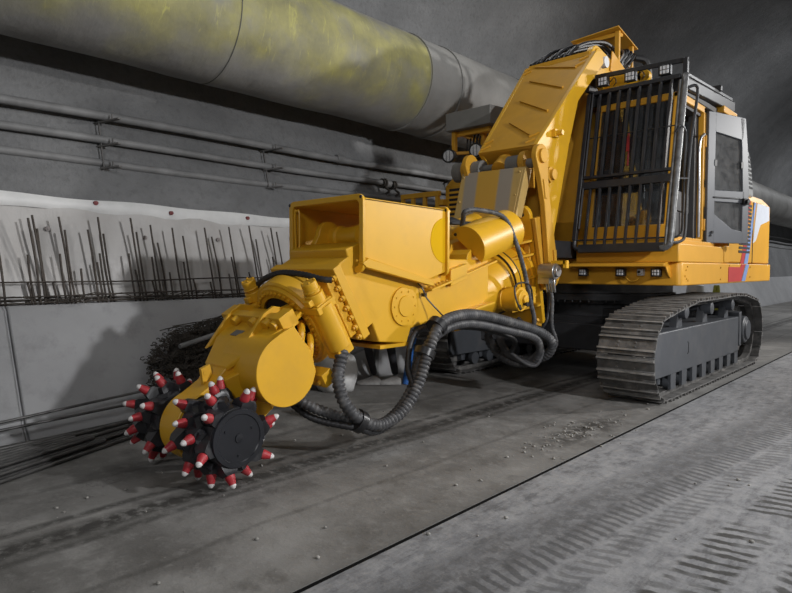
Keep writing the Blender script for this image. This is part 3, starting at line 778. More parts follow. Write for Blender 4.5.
# ---- open cab door
hx, hy = -2.385, 8.27; ang = math.radians(65.5); dd = V((math.cos(ang), math.sin(ang), 0)); dn = V((math.sin(ang), -math.cos(ang), 0))
def dp(s_, z, o=0.0): return V((hx, hy, 0)) + dd * s_ + dn * o + V((0, 0, z))
dz0, dz1, dw = 1.745, 3.37, .75
def door_prism(b, poly, o0, o1): b.extr([dp(s_, z, o0) for s_, z in poly], dn * (o1 - o0))
b = B()
# frame pieces around an upper window and a lower triangular window
door_prism(b, [(0, dz0), (.13, dz0), (.13, 3.40), (0, 3.40)], -.02, .025)
door_prism(b, [(.63, dz0), (dw, dz0), (dw, 2.45), (.71, 3.0), (.66, 3.37), (.56, 3.37), (.60, 3.0), (.63, 2.45)], -.02, .025)
door_prism(b, [(.12, 3.15), (.62, 3.08), (.66, 3.37), (.12, 3.40)], -.02, .025)
door_prism(b, [(.12, 2.27), (.66, 2.27), (.66, 2.42), (.12, 2.42)], -.02, .025)
door_prism(b, [(.12, dz0), (.65, dz0), (.65, 1.90), (.45, 1.93), (.12, 2.12)], -.02, .025)
b.mat(1); door_prism(b, [(.10, 2.315), (.66, 2.315), (.66, 2.335), (.10, 2.335)], .02, .034)
b.mat(0)
door = part(b, 'cab_door', ['doorgrey', 'black'], label='open grey cab door', bevel=.008)
b = B(); door_prism(b, [(.12, 2.40), (.65, 2.40), (.62, 3.10), (.12, 3.17)], -.003, .003); part(b, 'door_window', 'doorglass', door, smooth=False)
b = B(); door_prism(b, [(.11, 2.12), (.46, 1.92), (.66, 1.89), (.66, 2.29), (.11, 2.29)], -.003, .003); part(b, 'door_window', 'doorglass', door, smooth=False)
b = B(); door_prism(b, [(.62, 2.25), (.72, 2.25), (.72, 2.33), (.62, 2.33)], .02, .06); b.cyl(dp(.67, 2.29, .05), dp(.67, 2.29, .09), .03, n=12); part(b, 'door_handle', 'black', door, bevel=.006)
b = B(); door_prism(b, [(.115, 2.72), (.155, 2.72), (.155, 2.80), (.115, 2.80)], .0, .03); door_prism(b, [(.59, 2.72), (.63, 2.72), (.63, 2.80), (.59, 2.80)], .0, .03); part(b, 'window_latch', 'rubber', door)
b = B(); b.cyl(dp(.07, 1.84, .02), dp(.07, 1.84, .035), .014, n=10).cyl(dp(.09, 1.88, .02), dp(.09, 1.88, .04), .02, n=10); part(b, 'lock_button', 'black', door)

# ---- front guard cage
KX0, KX1 = -3.46, -2.33
ky = lambda z: 6.86 + .2 * (z - 1.64)
def kb(b, p, q, w, h): # bar between (x,z) points in the guard plane
    p0 = (p[0], ky(p[1]), p[1]); p1 = (q[0], ky(q[1]), q[1]); b.bar(p0, p1, w, h, (0, -1, .2))
b = B(); rr = .02
zt, zb = 3.60, 1.655
kb(b, (KX0, zb + .1), (KX0, zt), .05, .07)
kb(b, (KX0 + .06, zb), (KX1 - .06, zb), .10, .05); kb(b, (KX0 + .06, zt), (KX1 - .05, zt), .05, .05)
b.tube([(KX0, ky(1.8), 1.8), (KX0 + .005, ky(1.68), 1.68), (KX0 + .09, ky(1.645), 1.645)], .028, 8)
cage = part(b, 'cab_guard', 'cage', label='black barred guard in front of the cab', bevel=.006)
b = B(); b.tube([(KX1 - .10, ky(1.64), 1.64), (KX1 - .03, ky(1.66), 1.66), (KX1, ky(1.75), 1.75), (KX1, ky(2.2), 2.2), (KX1, ky(3.0), 3.0), (KX1, ky(3.48), 3.48), (KX1 - .01, ky(3.6) + .03, 3.60), (KX1 - .02, ky(3.62) + .14, 3.63)], .036, 12)
b.tube([(KX1 - .045, ky(z) - .01, z) for z in (1.68, 2.3, 3.0, 3.55)], .02, 8)
part(b, 'guard_side_tube', 'worn', cage, label='worn grey side tube')
for z, w in ((2.43, .09), (2.53, .035), (3.03, .012), (1.76, .02)):
    b = B(); kb(b, (KX0, z), (KX1 - .03, z), w, .045 if w > .02 else .015); part(b, 'guard_crossbar', 'cage', cage, bevel=.004)
for k in range(8):
    x = KX0 + .135 + k * .122
    b = B(); b.bar((x, ky(2.53) - .0, 2.53), (x, ky(3.54), 3.54), .026, .06, (0, -1, .2)); b.tube([(x, ky(3.50), 3.50), (x, ky(3.6) + .0, 3.59), (x, ky(3.62) + .05, 3.625), (x, ky(3.62) + .2, 3.625)], .018, 6)
    part(b, 'guard_bar', 'cage', cage)
    b = B(); b.bar((x, ky(1.68), 1.68), (x, ky(2.40), 2.40), .019, .045, (0, -1, .2)); part(b, 'guard_bar', 'cage', cage)
for z0, z1 in ((1.9, 2.4), (2.55, 3.6)):
    b = B(); b.tube([(KX0 + .05, ky(z) - .025, z) for z in (z0, (z0 + z1) / 2, z1)], .014, 6); part(b, 'hinge_rod', 'cage', cage)
# roof guard and light bar
b = B(); b.loft([[(KX0, 7.33, 3.48), (KX1 - .02, 7.33, 3.48), (KX1 - .02, 7.33, 3.62), (KX0, 7.33, 3.62)], [(KX0, 9.3, 3.57), (KX1, 9.3, 3.57), (KX1, 9.3, 3.70), (KX0, 9.3, 3.70)]])
b.bar((KX1 - .03, 7.36, 3.64), (KX1 - .03, 9.2, 3.72), .05, .05)
b.box(KX1 - .2, KX1 + .02, 8.55, 8.62, 3.70, 3.78)
b.bar((KX1 - .06, 7.4, 3.45), (KX1 - .06, 7.4, 3.6), .05, .05, (1, 0, 0)); b.box(KX1 - .06, KX1 - .01, 9.2, 9.28, 3.40, 3.6)
rg = part(b, 'roof_guard', 'cage', bevel=.012)
b = B(); b.box(KX1 - .10, KX1 + .01, 8.75, 9.38, 3.47, 3.56); part(b, 'roof_rail', 'orange', rg, bevel=.01)
b = B(); b.extr([(KX0 - .02, 7.30, 3.80), (KX1 + .01, 7.30, 3.765), (KX1 + .01, 7.30, 3.82), (KX0 - .02, 7.30, 3.855)], (0, .035, 0)).box(KX0 - .02, KX0 + .05, 7.28, 7.34, 3.45, 3.84).box(KX1 - .04, KX1 + .01, 7.28, 7.34, 3.55, 3.81)
b.box(KX0, KX0 + .06, 7.1, 7.34, 3.60, 3.68)
lb = part(b, 'light_bar', 'cage', bevel=.006)
for x in (-3.29, -2.95, -2.55): work_light(x, 7.23, 3.715 - .033 * (x + 2.95), .062, .055, par=lb)
b = B()
for x in (-3.29, -2.95): b.tube([(x + .06, 7.30, 3.72), (x + .12, 7.28, 3.76), (x + .15, 7.27, 3.70), (x + .11, 7.29, 3.66)], .006, 6)
part(b, 'lamp_wire', 'black', lb)
# handrails at the doorway
b = B(); b.tube([(-2.32, 7.30, 3.47), (-2.25, 7.362, 3.49), (-2.245, 7.40, 3.38), (-2.25, 7.231, 2.859), (-2.25, 7.132, 2.291), (-2.25, 7.097, 1.82), (-2.27, 7.0, 1.715), (-2.33, 6.84, 1.70)], .017, 8, 8); part(b, 'handrail', 'cage', cage)
b = B(); b.tube([(-2.36, 7.05, 2.93), (-2.31, 7.06, 3.0), (-2.30, 7.18, 2.97), (-2.30, 7.215, 2.85), (-2.30, 7.176, 2.523), (-2.30, 7.151, 1.88), (-2.31, 7.05, 1.78), (-2.36, 6.96, 1.76)], .014, 8, 8); part(b, 'handrail', 'cage', cage)
b = B(); b.tube([(-2.40, 8.24, 3.10), (-2.35, 8.02, 3.06), (-2.35, 7.87, 2.90), (-2.35, 7.89, 2.3), (-2.35, 7.90, 1.80)], .015, 8, 8); part(b, 'grab_rail', 'steel', cab)
b = B(); b.bar((-2.36, 6.99, 2.42), (-2.24, 7.13, 2.42), .012, .012); part(b, 'rail_tie', 'cage', cage)

# ---- boom
b = B()
b.px([(7.3, 1.45), (7.0, 2.0), (7.15, 3.0), (7.45, 3.75), (7.55, 4.10), (8.05, 4.25), (8.3, 3.9), (8.2, 3.0), (8.3, 1.9), (8.25, 1.45)], -4.15, -3.52)
b.box(-4.2, -3.5, 7.2, 8.4, 1.48, 1.7)
boom = part(b, 'boom', 'dustyellow', bevel=.02)
for x0, x1 in ((-3.50, -3.42), (-4.24, -4.16)):
    b = B()
    pts = [(7.28, 3.80), (7.10, 4.02)] + [(7.36 + .18 * math.cos(math.radians(a)), 4.05 + .18 * math.sin(math.radians(a))) for a in range(190, 60, -20)] + [(8.40, 4.02), (8.45, 3.90), (8.0, 3.6), (7.6, 3.5)]
    b.px(pts, x0, x1); b.cyl((x0 - .01, 7.36, 4.08), (x1 + .02, 7.36, 4.08), .11, n=24)
    part(b, 'boom_head_plate', 'yellow', boom, bevel=.008)
b = B(); b.box(-3.50, -2.95, 7.56, 7.66, 3.72, 3.87).cyl((-2.93, 7.56, 3.80), (-2.93, 7.66, 3.80), .078, n=20).cyl((-2.93, 7.545, 3.80), (-2.93, 7.56, 3.80), .03, n=12)
part(b, 'cross_tube', 'yellow', boom, bevel=.01)
b = B(); b.px([(8.2, 2.0), (8.9, 2.0), (8.9, 2.6), (8.4, 3.3)], -4.05, -3.62); part(b, 'boom_rear_web', 'dustyellow', boom, bevel=.01)
b = B(); b.cyl((-3.36, 7.36, 4.0), (-3.30, 7.36, 4.0), .07, n=18); part(b, 'pin_cover', 'white', boom)
# valve canopy on the boom head
b = B(); b.extr([(-4.06, 7.88, 4.575), (-3.38, 7.88, 4.61), (-3.38, 8.54, 4.48), (-4.06, 8.54, 4.445)], (0, 0, .014))
vc = part(b, 'valve_canopy', 'orange', bevel=.004)
for x, y, z in ((-3.43, 7.97, 4.585), (-3.43, 8.42, 4.50), (-4.0, 7.97, 4.56), (-4.0, 8.42, 4.47)):
    b = B(); b.box(x - .03, x + .03, y - .025, y + .025, 4.0, z); part(b, 'canopy_post', 'orange', vc, bevel=.005)
b = B(); b.bar((-3.43, 7.97, 4.53), (-3.43, 8.08, 4.565), .05, .05); b.box(-4.02, -3.41, 7.95, 7.98, 4.52, 4.57); part(b, 'canopy_rail', 'orange', vc, bevel=.004)
b = B(); b.px([(7.7, 4.0), (7.75, 4.26), (8.45, 4.02), (8.45, 3.95)], -3.415, -3.40); part(b, 'canopy_base', 'orange', vc)
b = B(); random.seed(4)
b.box(-3.95, -3.5, 8.02, 8.38, 4.05, 4.32)
for k in range(9):
    x = -3.9 + (k % 5) * .1; y = 8.05 + (k // 5) * .2
    b.cyl((x, y, 4.3), (x, y, 4.42), .035, n=10).cyl((-3.5, y + .02 * k, 4.12 + .02 * k), (-3.42, y + .02 * k, 4.12 + .02 * k), .025, n=8)
part(b, 'valve_block', 'steel', vc, bevel=.004)
for k in range(9):
    b = B(); y = 8.05 + k * .035
    b.tube([(-3.46, y, 4.18 + .02 * (k % 4)), (-3.40 + .02 * (k % 3), y + .05, 4.32 + .02 * (k % 3)), (-3.5, y + .1, 4.40), (-3.8, y + .06, 4.38)], .015, 7); part(b, 'valve_hose', 'rubber' if k % 3 else 'steel', vc)
for k in range(9):
    b = B(); x = -4.15 + k * .065; h = .03 * (k % 3)
    b.tube([(x - .05, 7.06 + .02 * (k % 2), 4.08), (x, 7.2, 4.17 + h * .8), (x + .07, 7.45, 4.27 + h), (x + .13, 7.8, 4.37 + h * .4), (x + .15, 8.1, 4.32)], .024, 8); part(b, 'arm_hose', 'rubber', vc)
b = B(); b.tube([(-3.38, 8.42, 4.34), (-3.28, 8.55, 4.30), (-3.26, 8.62, 4.10), (-3.3, 8.66, 3.8)], .05, 10); part(b, 'return_hose', 'rubber', vc)

# ---- stick (dipper arm)
b = B()
sp = [(5.72, 2.74), (6.40, 3.42), (7.05, 4.06), (7.22, 4.10), (7.25, 3.95), (6.62, 3.37), (6.43, 2.83), (6.30, 2.36), (6.13, 1.73), (6.06, 1.30), (5.98, 1.18), (5.90, 1.25), (5.88, 1.9), (5.98, 2.38), (5.99, 2.50)]
xr = lambda z: -3.32 + .03 * (z - 2.7) / 1.4
xl = lambda z: -4.08 - .20 * max(0, (z - 2.7)) / 1.36
b.loft([[(xr(z), y, z) for y, z in sp], [(xr(z) - .055, y, z) for y, z in sp]])
b.loft([[(xl(z), y, z) for y, z in sp], [(xl(z) + .055, y, z) for y, z in sp]])
stick = part(b, 'stick', 'yellow', bevel=.006)
b = B(); q = lambda t, x, o=0: (x, 5.72 + 1.33 * t - o * .7, 2.74 + 1.32 * t + o * .7)
def fx(t): z = 2.74 + 1.32 * t; return xl(z) + .01, xr(z) - .045
b.loft([[(fx(t)[0], *q(t, 0)[1:]), (fx(t)[1], *q(t, 0)[1:]), (fx(t)[1], *q(t, 0, -.03)[1:]), (fx(t)[0], *q(t, 0, -.03)[1:])] for t in (0, .5, 1)])
b.loft([[(fx(0)[0], 5.74, 2.72), (fx(0)[1], 5.74, 2.72), (fx(0)[1], 6.2, 2.9), (fx(0)[0], 6.2, 2.9)], [(fx(0)[0], 5.9, 2.60), (fx(0)[1], 5.9, 2.60), (fx(0)[1], 6.3, 2.7), (fx(0)[0], 6.3, 2.7)]])
b.box(-4.2, -3.36, 7.0, 7.2, 3.9, 4.06)
sf = part(b, 'stick_front_plate', 'dustyellow', stick, bevel=.004)
for k, t in enumerate((.20, .45, .70, .93)):
    b = B(); x0, x1 = fx(t); L = .10
    a0 = q(min(.97, t + .085), x0 + .22 - .02 * k, .008); a1 = q(t - .105, x1 - .10, .008)
    b.bar(a0, a1, .022, .022, (0, -.7, .7)); part(b, 'plate_rib', 'dustyellow', stick)
for t, sx in ((.04, 0), (.10, 0), (.04, 1), (.10, 1), (.92, 0), (.97, 0), (.86, 1), (.93, 1)):
    x = fx(t)[sx] + (.07 if sx == 0 else -.07); p = q(t, x, .01); b = B(); b.bar((p[0] - .05, p[1] - .02, p[2] - .02), (p[0] + .05, p[1] + .02, p[2] + .02), .02, .016, (0, -.7, .7)); part(b, 'hinge_tab', 'dustyellow', stick)
b = B(); b.px([(6.0, 1.75), (6.3, 2.4), (6.42, 2.85), (6.6, 3.3), (6.5, 3.3), (6.25, 2.8), (5.98, 1.9)], -4.1, -3.38); part(b, 'stick_rear_plate', 'dustyellow', stick)
b = B(); b.lathe((-3.34, 5.97, 2.44), (1, 0, 0), [(0, .085), (.06, .085), (.065, .06), (.10, .058), (.105, .01)], 24); part(b, 'pin_boss', 'dustyellow', stick)
b = B(); b.cyl((-3.2, 6.06, 2.9), (-3.3, 6.06, 2.9), .03, n=12).box(-3.31, -3.27, 6.02, 6.1, 2.86, 2.94); part(b, 'side_lug', 'yellow', stick)
# bucket-link plates
def bone(x0, x1, nm, m):
    b = B(); A = V((5.69, 2.60)); Z = V((5.985, 1.32)); d = (Z - A).normalized(); n_ = V((d.y, -d.x))
    def arc(c, r, a0, a1, base): return [c + (base[0] * math.cos(a) + base[1] * math.sin(a)) * r for a in [a0 + (a1 - a0) * i / 10 for i in range(11)]]
    P = arc(A, .125, PI * .5, PI * 1.5, (d, n_)) + [A + d * .22 - n_ * .085, A + d * .5 - n_ * .075] + arc(Z, .10, -PI * .5, PI * .5, (d, n_)) + [A + d * .5 + n_ * .05, A + d * .22 + n_ * .075]
    b.px([(p.x, p.y) for p in P], x0, x1)
    xs = x1 if x1 > -3.5 else x0; s_ = 1 if x1 > -3.5 else -1
    b.cyl((xs, 5.69, 2.60), (xs + s_ * .03, 5.69, 2.60), .075, n=24).cyl((xs, 5.985, 1.32), (xs + s_ * .03, 5.985, 1.32), .055, n=20)
    b.px([(5.71, 2.36), (5.77, 2.36), (5.79, 2.16), (5.75, 2.16)], *sorted((xs, xs + s_ * .012))); b.px([(5.93, 1.62), (5.99, 1.62), (6.0, 1.46), (5.96, 1.46)], *sorted((xs, xs + s_ * .02)))
    return part(b, nm, m, bevel=.012)
bone(-3.30, -3.24, 'link_plate', 'dustyellow'); bone(-4.2, -4.14, 'link_plate', 'dustyellow')
b = B(); b.lathe((-4.42, 5.74, 2.55), (1, 0, 0), [(0, .09), (.02, .115), (.10, .115), (.12, .09), (.13, .05), (.28, .05), (.29, .105), (.40, .105), (.41, .045), (.74, .045), (.75, .105), (.90, .105), (.91, .05), (1.12, .05)], 24)
part(b, 'link_pin', 'canopygrey', label='grey pin and bushes')
for x in (-4.27, -3.51):
    b = B(); P = [(5.76 + .135 * math.cos(math.radians(a)), 2.56 + .135 * math.sin(math.radians(a))) for a in range(-10, 200, 15)]
    b.px(P + [(5.72, 2.3), (5.9, 2.3)], x, x + .07); part(b, 'pin_lug', 'dustyellow', bevel=.008)
# bucket cylinder between the links
b = B(); b.cyl((-3.75, 5.75, 2.56), (-3.75, 6.35, 3.1), .075, n=20).cyl((-3.75, 5.68, 2.5), (-3.75, 5.8, 2.6), .11, n=20); part(b, 'bucket_cylinder', 'dustyellow')
# striped plate
b = B(); b.extr([(-4.28, 5.52, 1.98), (-3.47, 5.50, 1.98), (-3.42, 5.62, 2.50), (-4.23, 5.62, 2.51)], (0, .035, -.006)); b.extr([(-3.47, 5.505, 1.98), (-3.44, 5.505, 1.98), (-3.39, 5.62, 2.50), (-3.42, 5.62, 2.50)], (0, .12, -.025))
for x, z in ((-4.20, 2.46), (-3.46, 2.45), (-3.48, 2.2), (-4.22, 2.18)):
    y = 5.512 + (z - 1.98) * .21; b.cyl((x, y + .01, z), (x, y - .012, z), .012, n=8)
part(b, 'striped_plate', 'striped', label='tan plate with two grey stripes', bevel=.004)
# lower stick fill: bracket lugs that carry the attachment
for x in (-4.05, -3.50):
    b = B(); b.px([(5.75, 2.02), (6.08, 1.5), (6.1, 1.2), (5.95, 1.1), (5.80, 1.15)], x, x + .07); part(b, 'mount_lug', 'dustyellow', bevel=.008)
for x in (-3.36, -4.20):
    b = B(); b.px([(5.68, 1.95), (5.80, 1.98), (6.06, 1.42), (6.06, 1.22), (5.9, 1.18)], x, x + .05); part(b, 'mount_lug', 'dustyellow', bevel=.008)
b = B(); b.cyl((-3.30, 5.80, 1.385), (-3.12, 5.80, 1.385), .085, n=18).box(-3.32, -3.18, 5.76, 5.92, 1.25, 1.45).cyl((-3.12, 5.80, 1.385), (-3.09, 5.80, 1.385), .06, n=14)
for k in range(4): b.cyl((-3.24 + .03 * k, 5.80, 1.3), (-3.24 + .03 * k, 5.83, 1.16), .014, n=8)
part(b, 'hose_manifold', 'steel', bevel=.006)
b = B(); b.box(-3.20, -3.04, 5.83, 5.88, 1.46, 1.50).box(-3.06, -3.02, 5.83, 5.88, 1.42, 1.50); part(b, 'manifold_bracket', 'yellow')
b = B(); b.box(-4.0, -3.5, 6.1, 6.9, 1.55, 1.75).cyl((-3.62, 6.1, 1.6), (-3.62, 7.2, 1.62), .08, n=16).cyl((-4.0, 6.1, 1.6), (-4.0, 7.2, 1.62), .08, n=16); part(b, 'boom_cylinder', 'dark')

# ---- attachment: rear bracket plate, swing barrel, cylinder cover
def tilt_plate(b, poly, th):   # poly in (x, t) ; t 0 bottom .. 1.33 top along the leaning plate
    A = V((0, 6.028, .80)); d = V((0, -.275, .961)); n_ = V((0, .961, .275))
    b.extr([V((x, 0, 0)) + A + d * t for x, t in poly], n_ * th)
b = B(); R = .10
corner = lambda cx, ct, a0: [(cx + R * math.cos(math.radians(a)), ct + R * math.sin(math.radians(a))) for a in (a0, a0 + 30, a0 + 60, a0 + 90)]
tilt_plate(b, [(-3.40, 0), (-3.38, .4), (-3.38, 1.22)] + corner(-3.48, 1.24, 0) + [(-3.62, 1.30), (-3.7, 1.18), (-3.9, 1.18), (-3.98, 1.30)] + corner(-4.12, 1.24, 90) + [(-4.22, .4), (-4.20, 0)], .06)
bp = part(b, 'bracket_plate', 'yellow', bevel=.006)
for t0 in (.95, .80, .55, .22):
    b = B(); A = V((0, 6.028, .80)); d = V((0, -.275, .961)); n_ = V((0, -.961, -.275))
    for xa, xb in ((-3.385, -3.58),):
        p = A + d * t0
        b.extr([p + V((xa, 0, 0)), p + V((xb, 0, 0)), p + V((xb, 0, 0)) + n_ * .30, p + V((xa, 0, 0)) + n_ * .04], d * .022)
    part(b, 'bracket_gusset', 'yellow', bp)
b = B(); A = V((0, 6.028, .80)); d = V((0, -.275, .961)); n_ = V((0, -.961, -.275))
for x in (-3.47, -4.12): p = A + d * 1.245 + V((x, 0, 0)); b.cyl(p - n_ * .0, p + n_ * .004, .022, n=12)
part(b, 'plate_holes', 'dark', bp)
b = B(); b.extr([(-3.40, 6.0, .80), (-3.62, 6.0, .80), (-3.62, 5.82, .83), (-3.36, 5.82, .83)], (0, 0, -.03)); b.cyl((-3.42, 5.82, .84), (-3.33, 5.80, .86), .018, n=8); part(b, 'plate_foot', 'dustyellow', bp)
ax = V((0, -.961, -.275))
b = B(); c0 = V((-3.80, 5.86, 1.36))
b.lathe(c0, ax, [(0, .40), (.05, .40), (.06, .35), (.26, .35), (.27, .375), (.36, .375), (.37, .35), (.62, .34), (.90, .33), (1.1, .30)], 40)
part(b, 'swing_barrel', 'yellow')
b = B(); b.lathe(c0 + ax * .27, ax, [(0, .37), (0, .381), (.012, .381), (.012, .37)], 40); b.lathe(c0 + ax * .36, ax, [(0, .37), (0, .378), (.008, .378), (.008, .37)], 40); part(b, 'clamp_seam', 'dark')
b = B(); b.cyl((-3.62, 5.36, 1.10), (-3.27, 5.36, 1.10), .125, n=28).lathe((-3.27, 5.36, 1.10), (1, 0, 0), [(0, .10), (.03, .095), (.03, .045), (.06, .045), (.065, .01)], 24).cyl((-3.45, 5.36, 1.10), (-3.44, 5.36, 1.10), .135, n=28)
b.box(-3.6, -3.36, 5.45, 5.80, 1.04, 1.22)
part(b, 'swing_motor', 'yellow', bevel=.005)
b = B(); b.tube([(-3.26, 5.30, 1.07), (-3.22, 5.26, 1.0), (-3.24, 5.2, 1.12), (-3.26, 5.22, 1.24), (-3.26, 5.38, 1.27), (-3.26, 5.52, 1.22), (-3.28, 5.6, 1.05)], .010, 6).cyl((-3.24, 5.36, 1.06), (-3.18, 5.34, 1.05), .022, n=8)
part(b, 'motor_hose', 'rubber')
# half-round cylinder cover with slanting front
b = B(); d0 = V((0, .96, .28)); p0 = V((-3.51, 4.73, 1.615)); upv = V((0, -.28, .96)); r = .215
arc_ = [PI * .75 - PI * i / 20 for i in range(21)]
cov = lambda s_, rad: [p0 + d0 * s_ + (V((1, 0, 0)) * math.cos(a) + upv * math.sin(a)) * rad for a in arc_]
b.loft([cov(0, r), cov(.74, r)])
cc = part(b, 'cylinder_cover', 'yellow', bevel=.004)
b = B(); b.cyl(p0 - d0 * .01 + (V((1, 0, 0)) * math.cos(2.2) + upv * math.sin(2.2)) * .17, p0 + d0 * .004 + (V((1, 0, 0)) * math.cos(2.2) + upv * math.sin(2.2)) * .17, .016, n=10); part(b, 'cover_bolt', 'dark', cc)
b = B(); b.px([(4.55, 1.35), (4.70, 1.66), (5.5, 1.86), (5.75, 1.95), (5.8, 1.5), (5.3, 1.3)], -3.86, -3.66); b.px([(4.60, 1.30), (4.66, 1.55), (4.72, 1.6), (4.74, 1.30)], -4.1, -3.44); part(b, 'cover_web', 'yellow', bevel=.005)
b = B(); b.cyl((-4.0, 4.5, 1.55), (-4.0, 5.6, 1.86), .19, n=28); part(b, 'left_cylinder_cover', 'yellow', bevel=.004)
# arm body
b = B()
ab = [(3.10, 1.50), (3.437, .815), (3.775, .778), (3.826, .90), (4.857, 1.045), (4.98, 1.12), (4.98, 1.50), (4.3, 1.50), (3.9, 1.55), (3.25, 1.62), (3.08, 1.56)]
b.px(ab, -4.14, -3.42)
arm = part(b, 'arm_body', 'yellow', bevel=.01)
b = B(); b.lathe((-3.425, 3.735, 1.095), (1, 0, 0), [(0, .165), (.022, .165), (.024, .09), (.034, .085), (.034, .01)], 40)
for k in range(10): a = 2 * PI * k / 10; b.cyl((-3.405, 3.735 + .128 * math.cos(a), 1.095 + .128 * math.sin(a)), (-3.396, 3.735 + .128 * math.cos(a), 1.095 + .128 * math.sin(a)), .009, n=6)
part(b, 'pivot_cover', 'yellow', arm)
b = B(); b.extr([(-3.43, 4.0, 1.235), (-3.33, 4.0, 1.235), (-3.33, 4.30, 1.31), (-3.43, 4.30, 1.31)], (0, 0, -.02)); b.extr([(-3.43, 4.08, 1.245), (-3.36, 4.08, 1.245), (-3.36, 5.05, 1.50), (-3.43, 5.05, 1.50)], (0, 0, -.02)); b.extr([(-3.43, 4.42, 1.0), (-3.32, 4.42, 1.0), (-3.34, 4.98, 1.09), (-3.43, 4.98, 1.09)], (0, 0, -.022))
b.px([(4.3, 1.25), (4.3, 1.40), (4.55, 1.46), (4.55, 1.32)], -3.44, -3.36)
part(b, 'arm_ledges', 'yellow', arm, bevel=.004)
b = B(); b.box(-4.1, -3.42, 3.45, 3.79, .755, .785); part(b, 'arm_bottom_edge', 'yellow', arm)
b = B()
for k in range(6): b.cyl((-3.37, 4.02 + k * .045, 1.245 + k * .011), (-3.37, 4.02 + k * .045, 1.26 + k * .011), .012, n=6)
part(b, 'ledge_bolts', 'dustyellow', arm)
# open guard box
def sbox(y, z0, z1, x0, x1): return [(x0, y, z0), (x1, y, z0), (x1, y, z1), (x0, y, z1)]
BX0, BX1 = -4.24, -3.35
side = [(3.20, 1.50), (3.20, 1.955), (4.21, 1.937), (4.24, 1.39), (3.96, 1.315)]
b = B()
b.px(side, BX1 - .02, BX1); b.px([(3.20, 1.42), (3.20, 1.955), (4.28, 1.935), (4.31, 1.40)], BX0, BX0 + .02)
b.px([(3.20, 1.935), (3.20, 1.958), (4.28, 1.938), (4.28, 1.915)], BX0, BX1)
box = part(b, 'swing_guard', 'yellow', label='open-fronted guard box', bevel=.006)
def rim(y, x0, x1, z0, z1, w, r=.06):
    b = B()
    def rr(x0, x1, z0, z1, r):
        P = []
        for cx, cz, a0 in ((x1 - r, z1 - r, 0), (x0 + r, z1 - r, 90), (x0 + r, z0 + r, 180), (x1 - r, z0 + r, 270)):
            P += [(cx + r * math.cos(math.radians(a0 + k * 18)), cz + r * math.sin(math.radians(a0 + k * 18))) for k in range(6)]
        return P
    o = rr(x0, x1, z0, z1, r); i = rr(x0 + w, x1 - w, z0 + w, z1 - w, r * .7)
    q_ = lambda P, y_: [(x, y_, z) for x, z in P]
    b.loft([q_(i, y), q_(o, y), q_(o, y + .03), q_(i, y + .03)], closed=True); return b
part(rim(3.17, BX0 - .01, BX1 + .025, 1.38, 1.985, .045), 'front_rim', 'yellow', box, bevel=.004)
b = rim(4.20, BX0 - .03, BX1 + .03, 1.35, 1.965, .07, .05); part(b, 'rear_rim', 'yellow', box, bevel=.004)
b = B()
for x, y, z in ((BX1 + .0, 3.168, 1.96), (BX0 + .0, 3.168, 1.955), (BX1 + .002, 4.196, 1.93)): b.cyl((x, y, z), (x, y + .01, z), .014, n=10)
part(b, 'rim_holes', 'dark', box)
b = B(); b.extr([(BX1 - .002, 4.20 + .2 * math.cos(t_), 1.66 + .2 * math.sin(t_)) for t_ in [PI * .5 + PI * i / 24 for i in range(25)]], (.005, 0, 0)); part(b, 'side_patch', 'deepyellow', box, label='half-round patch of more saturated yellow')
b = B()
b.px([(3.16, 1.45), (3.2, 1.42), (3.98, 1.265), (4.02, 1.27), (3.98, 1.315), (3.22, 1.49)], BX1 - .025, BX1 + .035)
part(b, 'side_reinforcement', 'yellow', box, bevel=.004)
b = B(); b.px([(3.195, 1.50), (3.195, 1.90), (3.215, 1.90), (3.215, 1.50)], BX0 + .055, BX0 + .065); b.tube([(BX0 + .09, 3.17, 1.45), (BX0 + .085, 3.16, 1.86), (BX0 + .11, 3.165, 1.90), (BX0 + .135, 3.17, 1.86), (BX0 + .13, 3.17, 1.45)], .008, 6); part(b, 'guard_handle', 'yellow', box)
# hydraulic swing cylinder and lug inside the box
b = B(); b.lathe((-4.02, 3.50, 1.68), (1, -.10, .02), [(0, .05), (.0, .10), (.10, .10), (.12, .085), (.34, .085), (.35, .095), (.40, .095), (.41, .06), (.62, .06)], 24)
part(b, 'swing_cylinder', 'yellow')
b = B(); P = [(3.42 + .12 * math.cos(math.radians(a)), 1.70 + .12 * math.sin(math.radians(a))) for a in range(0, 181, 15)]
b.px(P + [(3.18, 1.50), (3.62, 1.50)], -4.06, -4.0); b.px([(3.2, 1.5), (3.25, 1.62), (3.32, 1.62), (3.40, 1.5)], -3.84, -3.80); b.px([(3.35, 1.55), (3.45, 1.78), (3.8, 1.85), (4.1, 1.7), (4.1, 1.55)], -3.62, -3.56)
b.sph((-3.84, 3.26, 1.585), .022, 8, 6)
part(b, 'cylinder_lug', 'yellow', bevel=.006)
b = B(); b.tube([(-4.2, 3.18, 1.36), (-4.14, 3.19, 1.43), (-4.07, 3.22, 1.48), (-4.03, 3.32, 1.55)], .03, 8, rib=.15); part(b, 'box_hose', 'rubber')

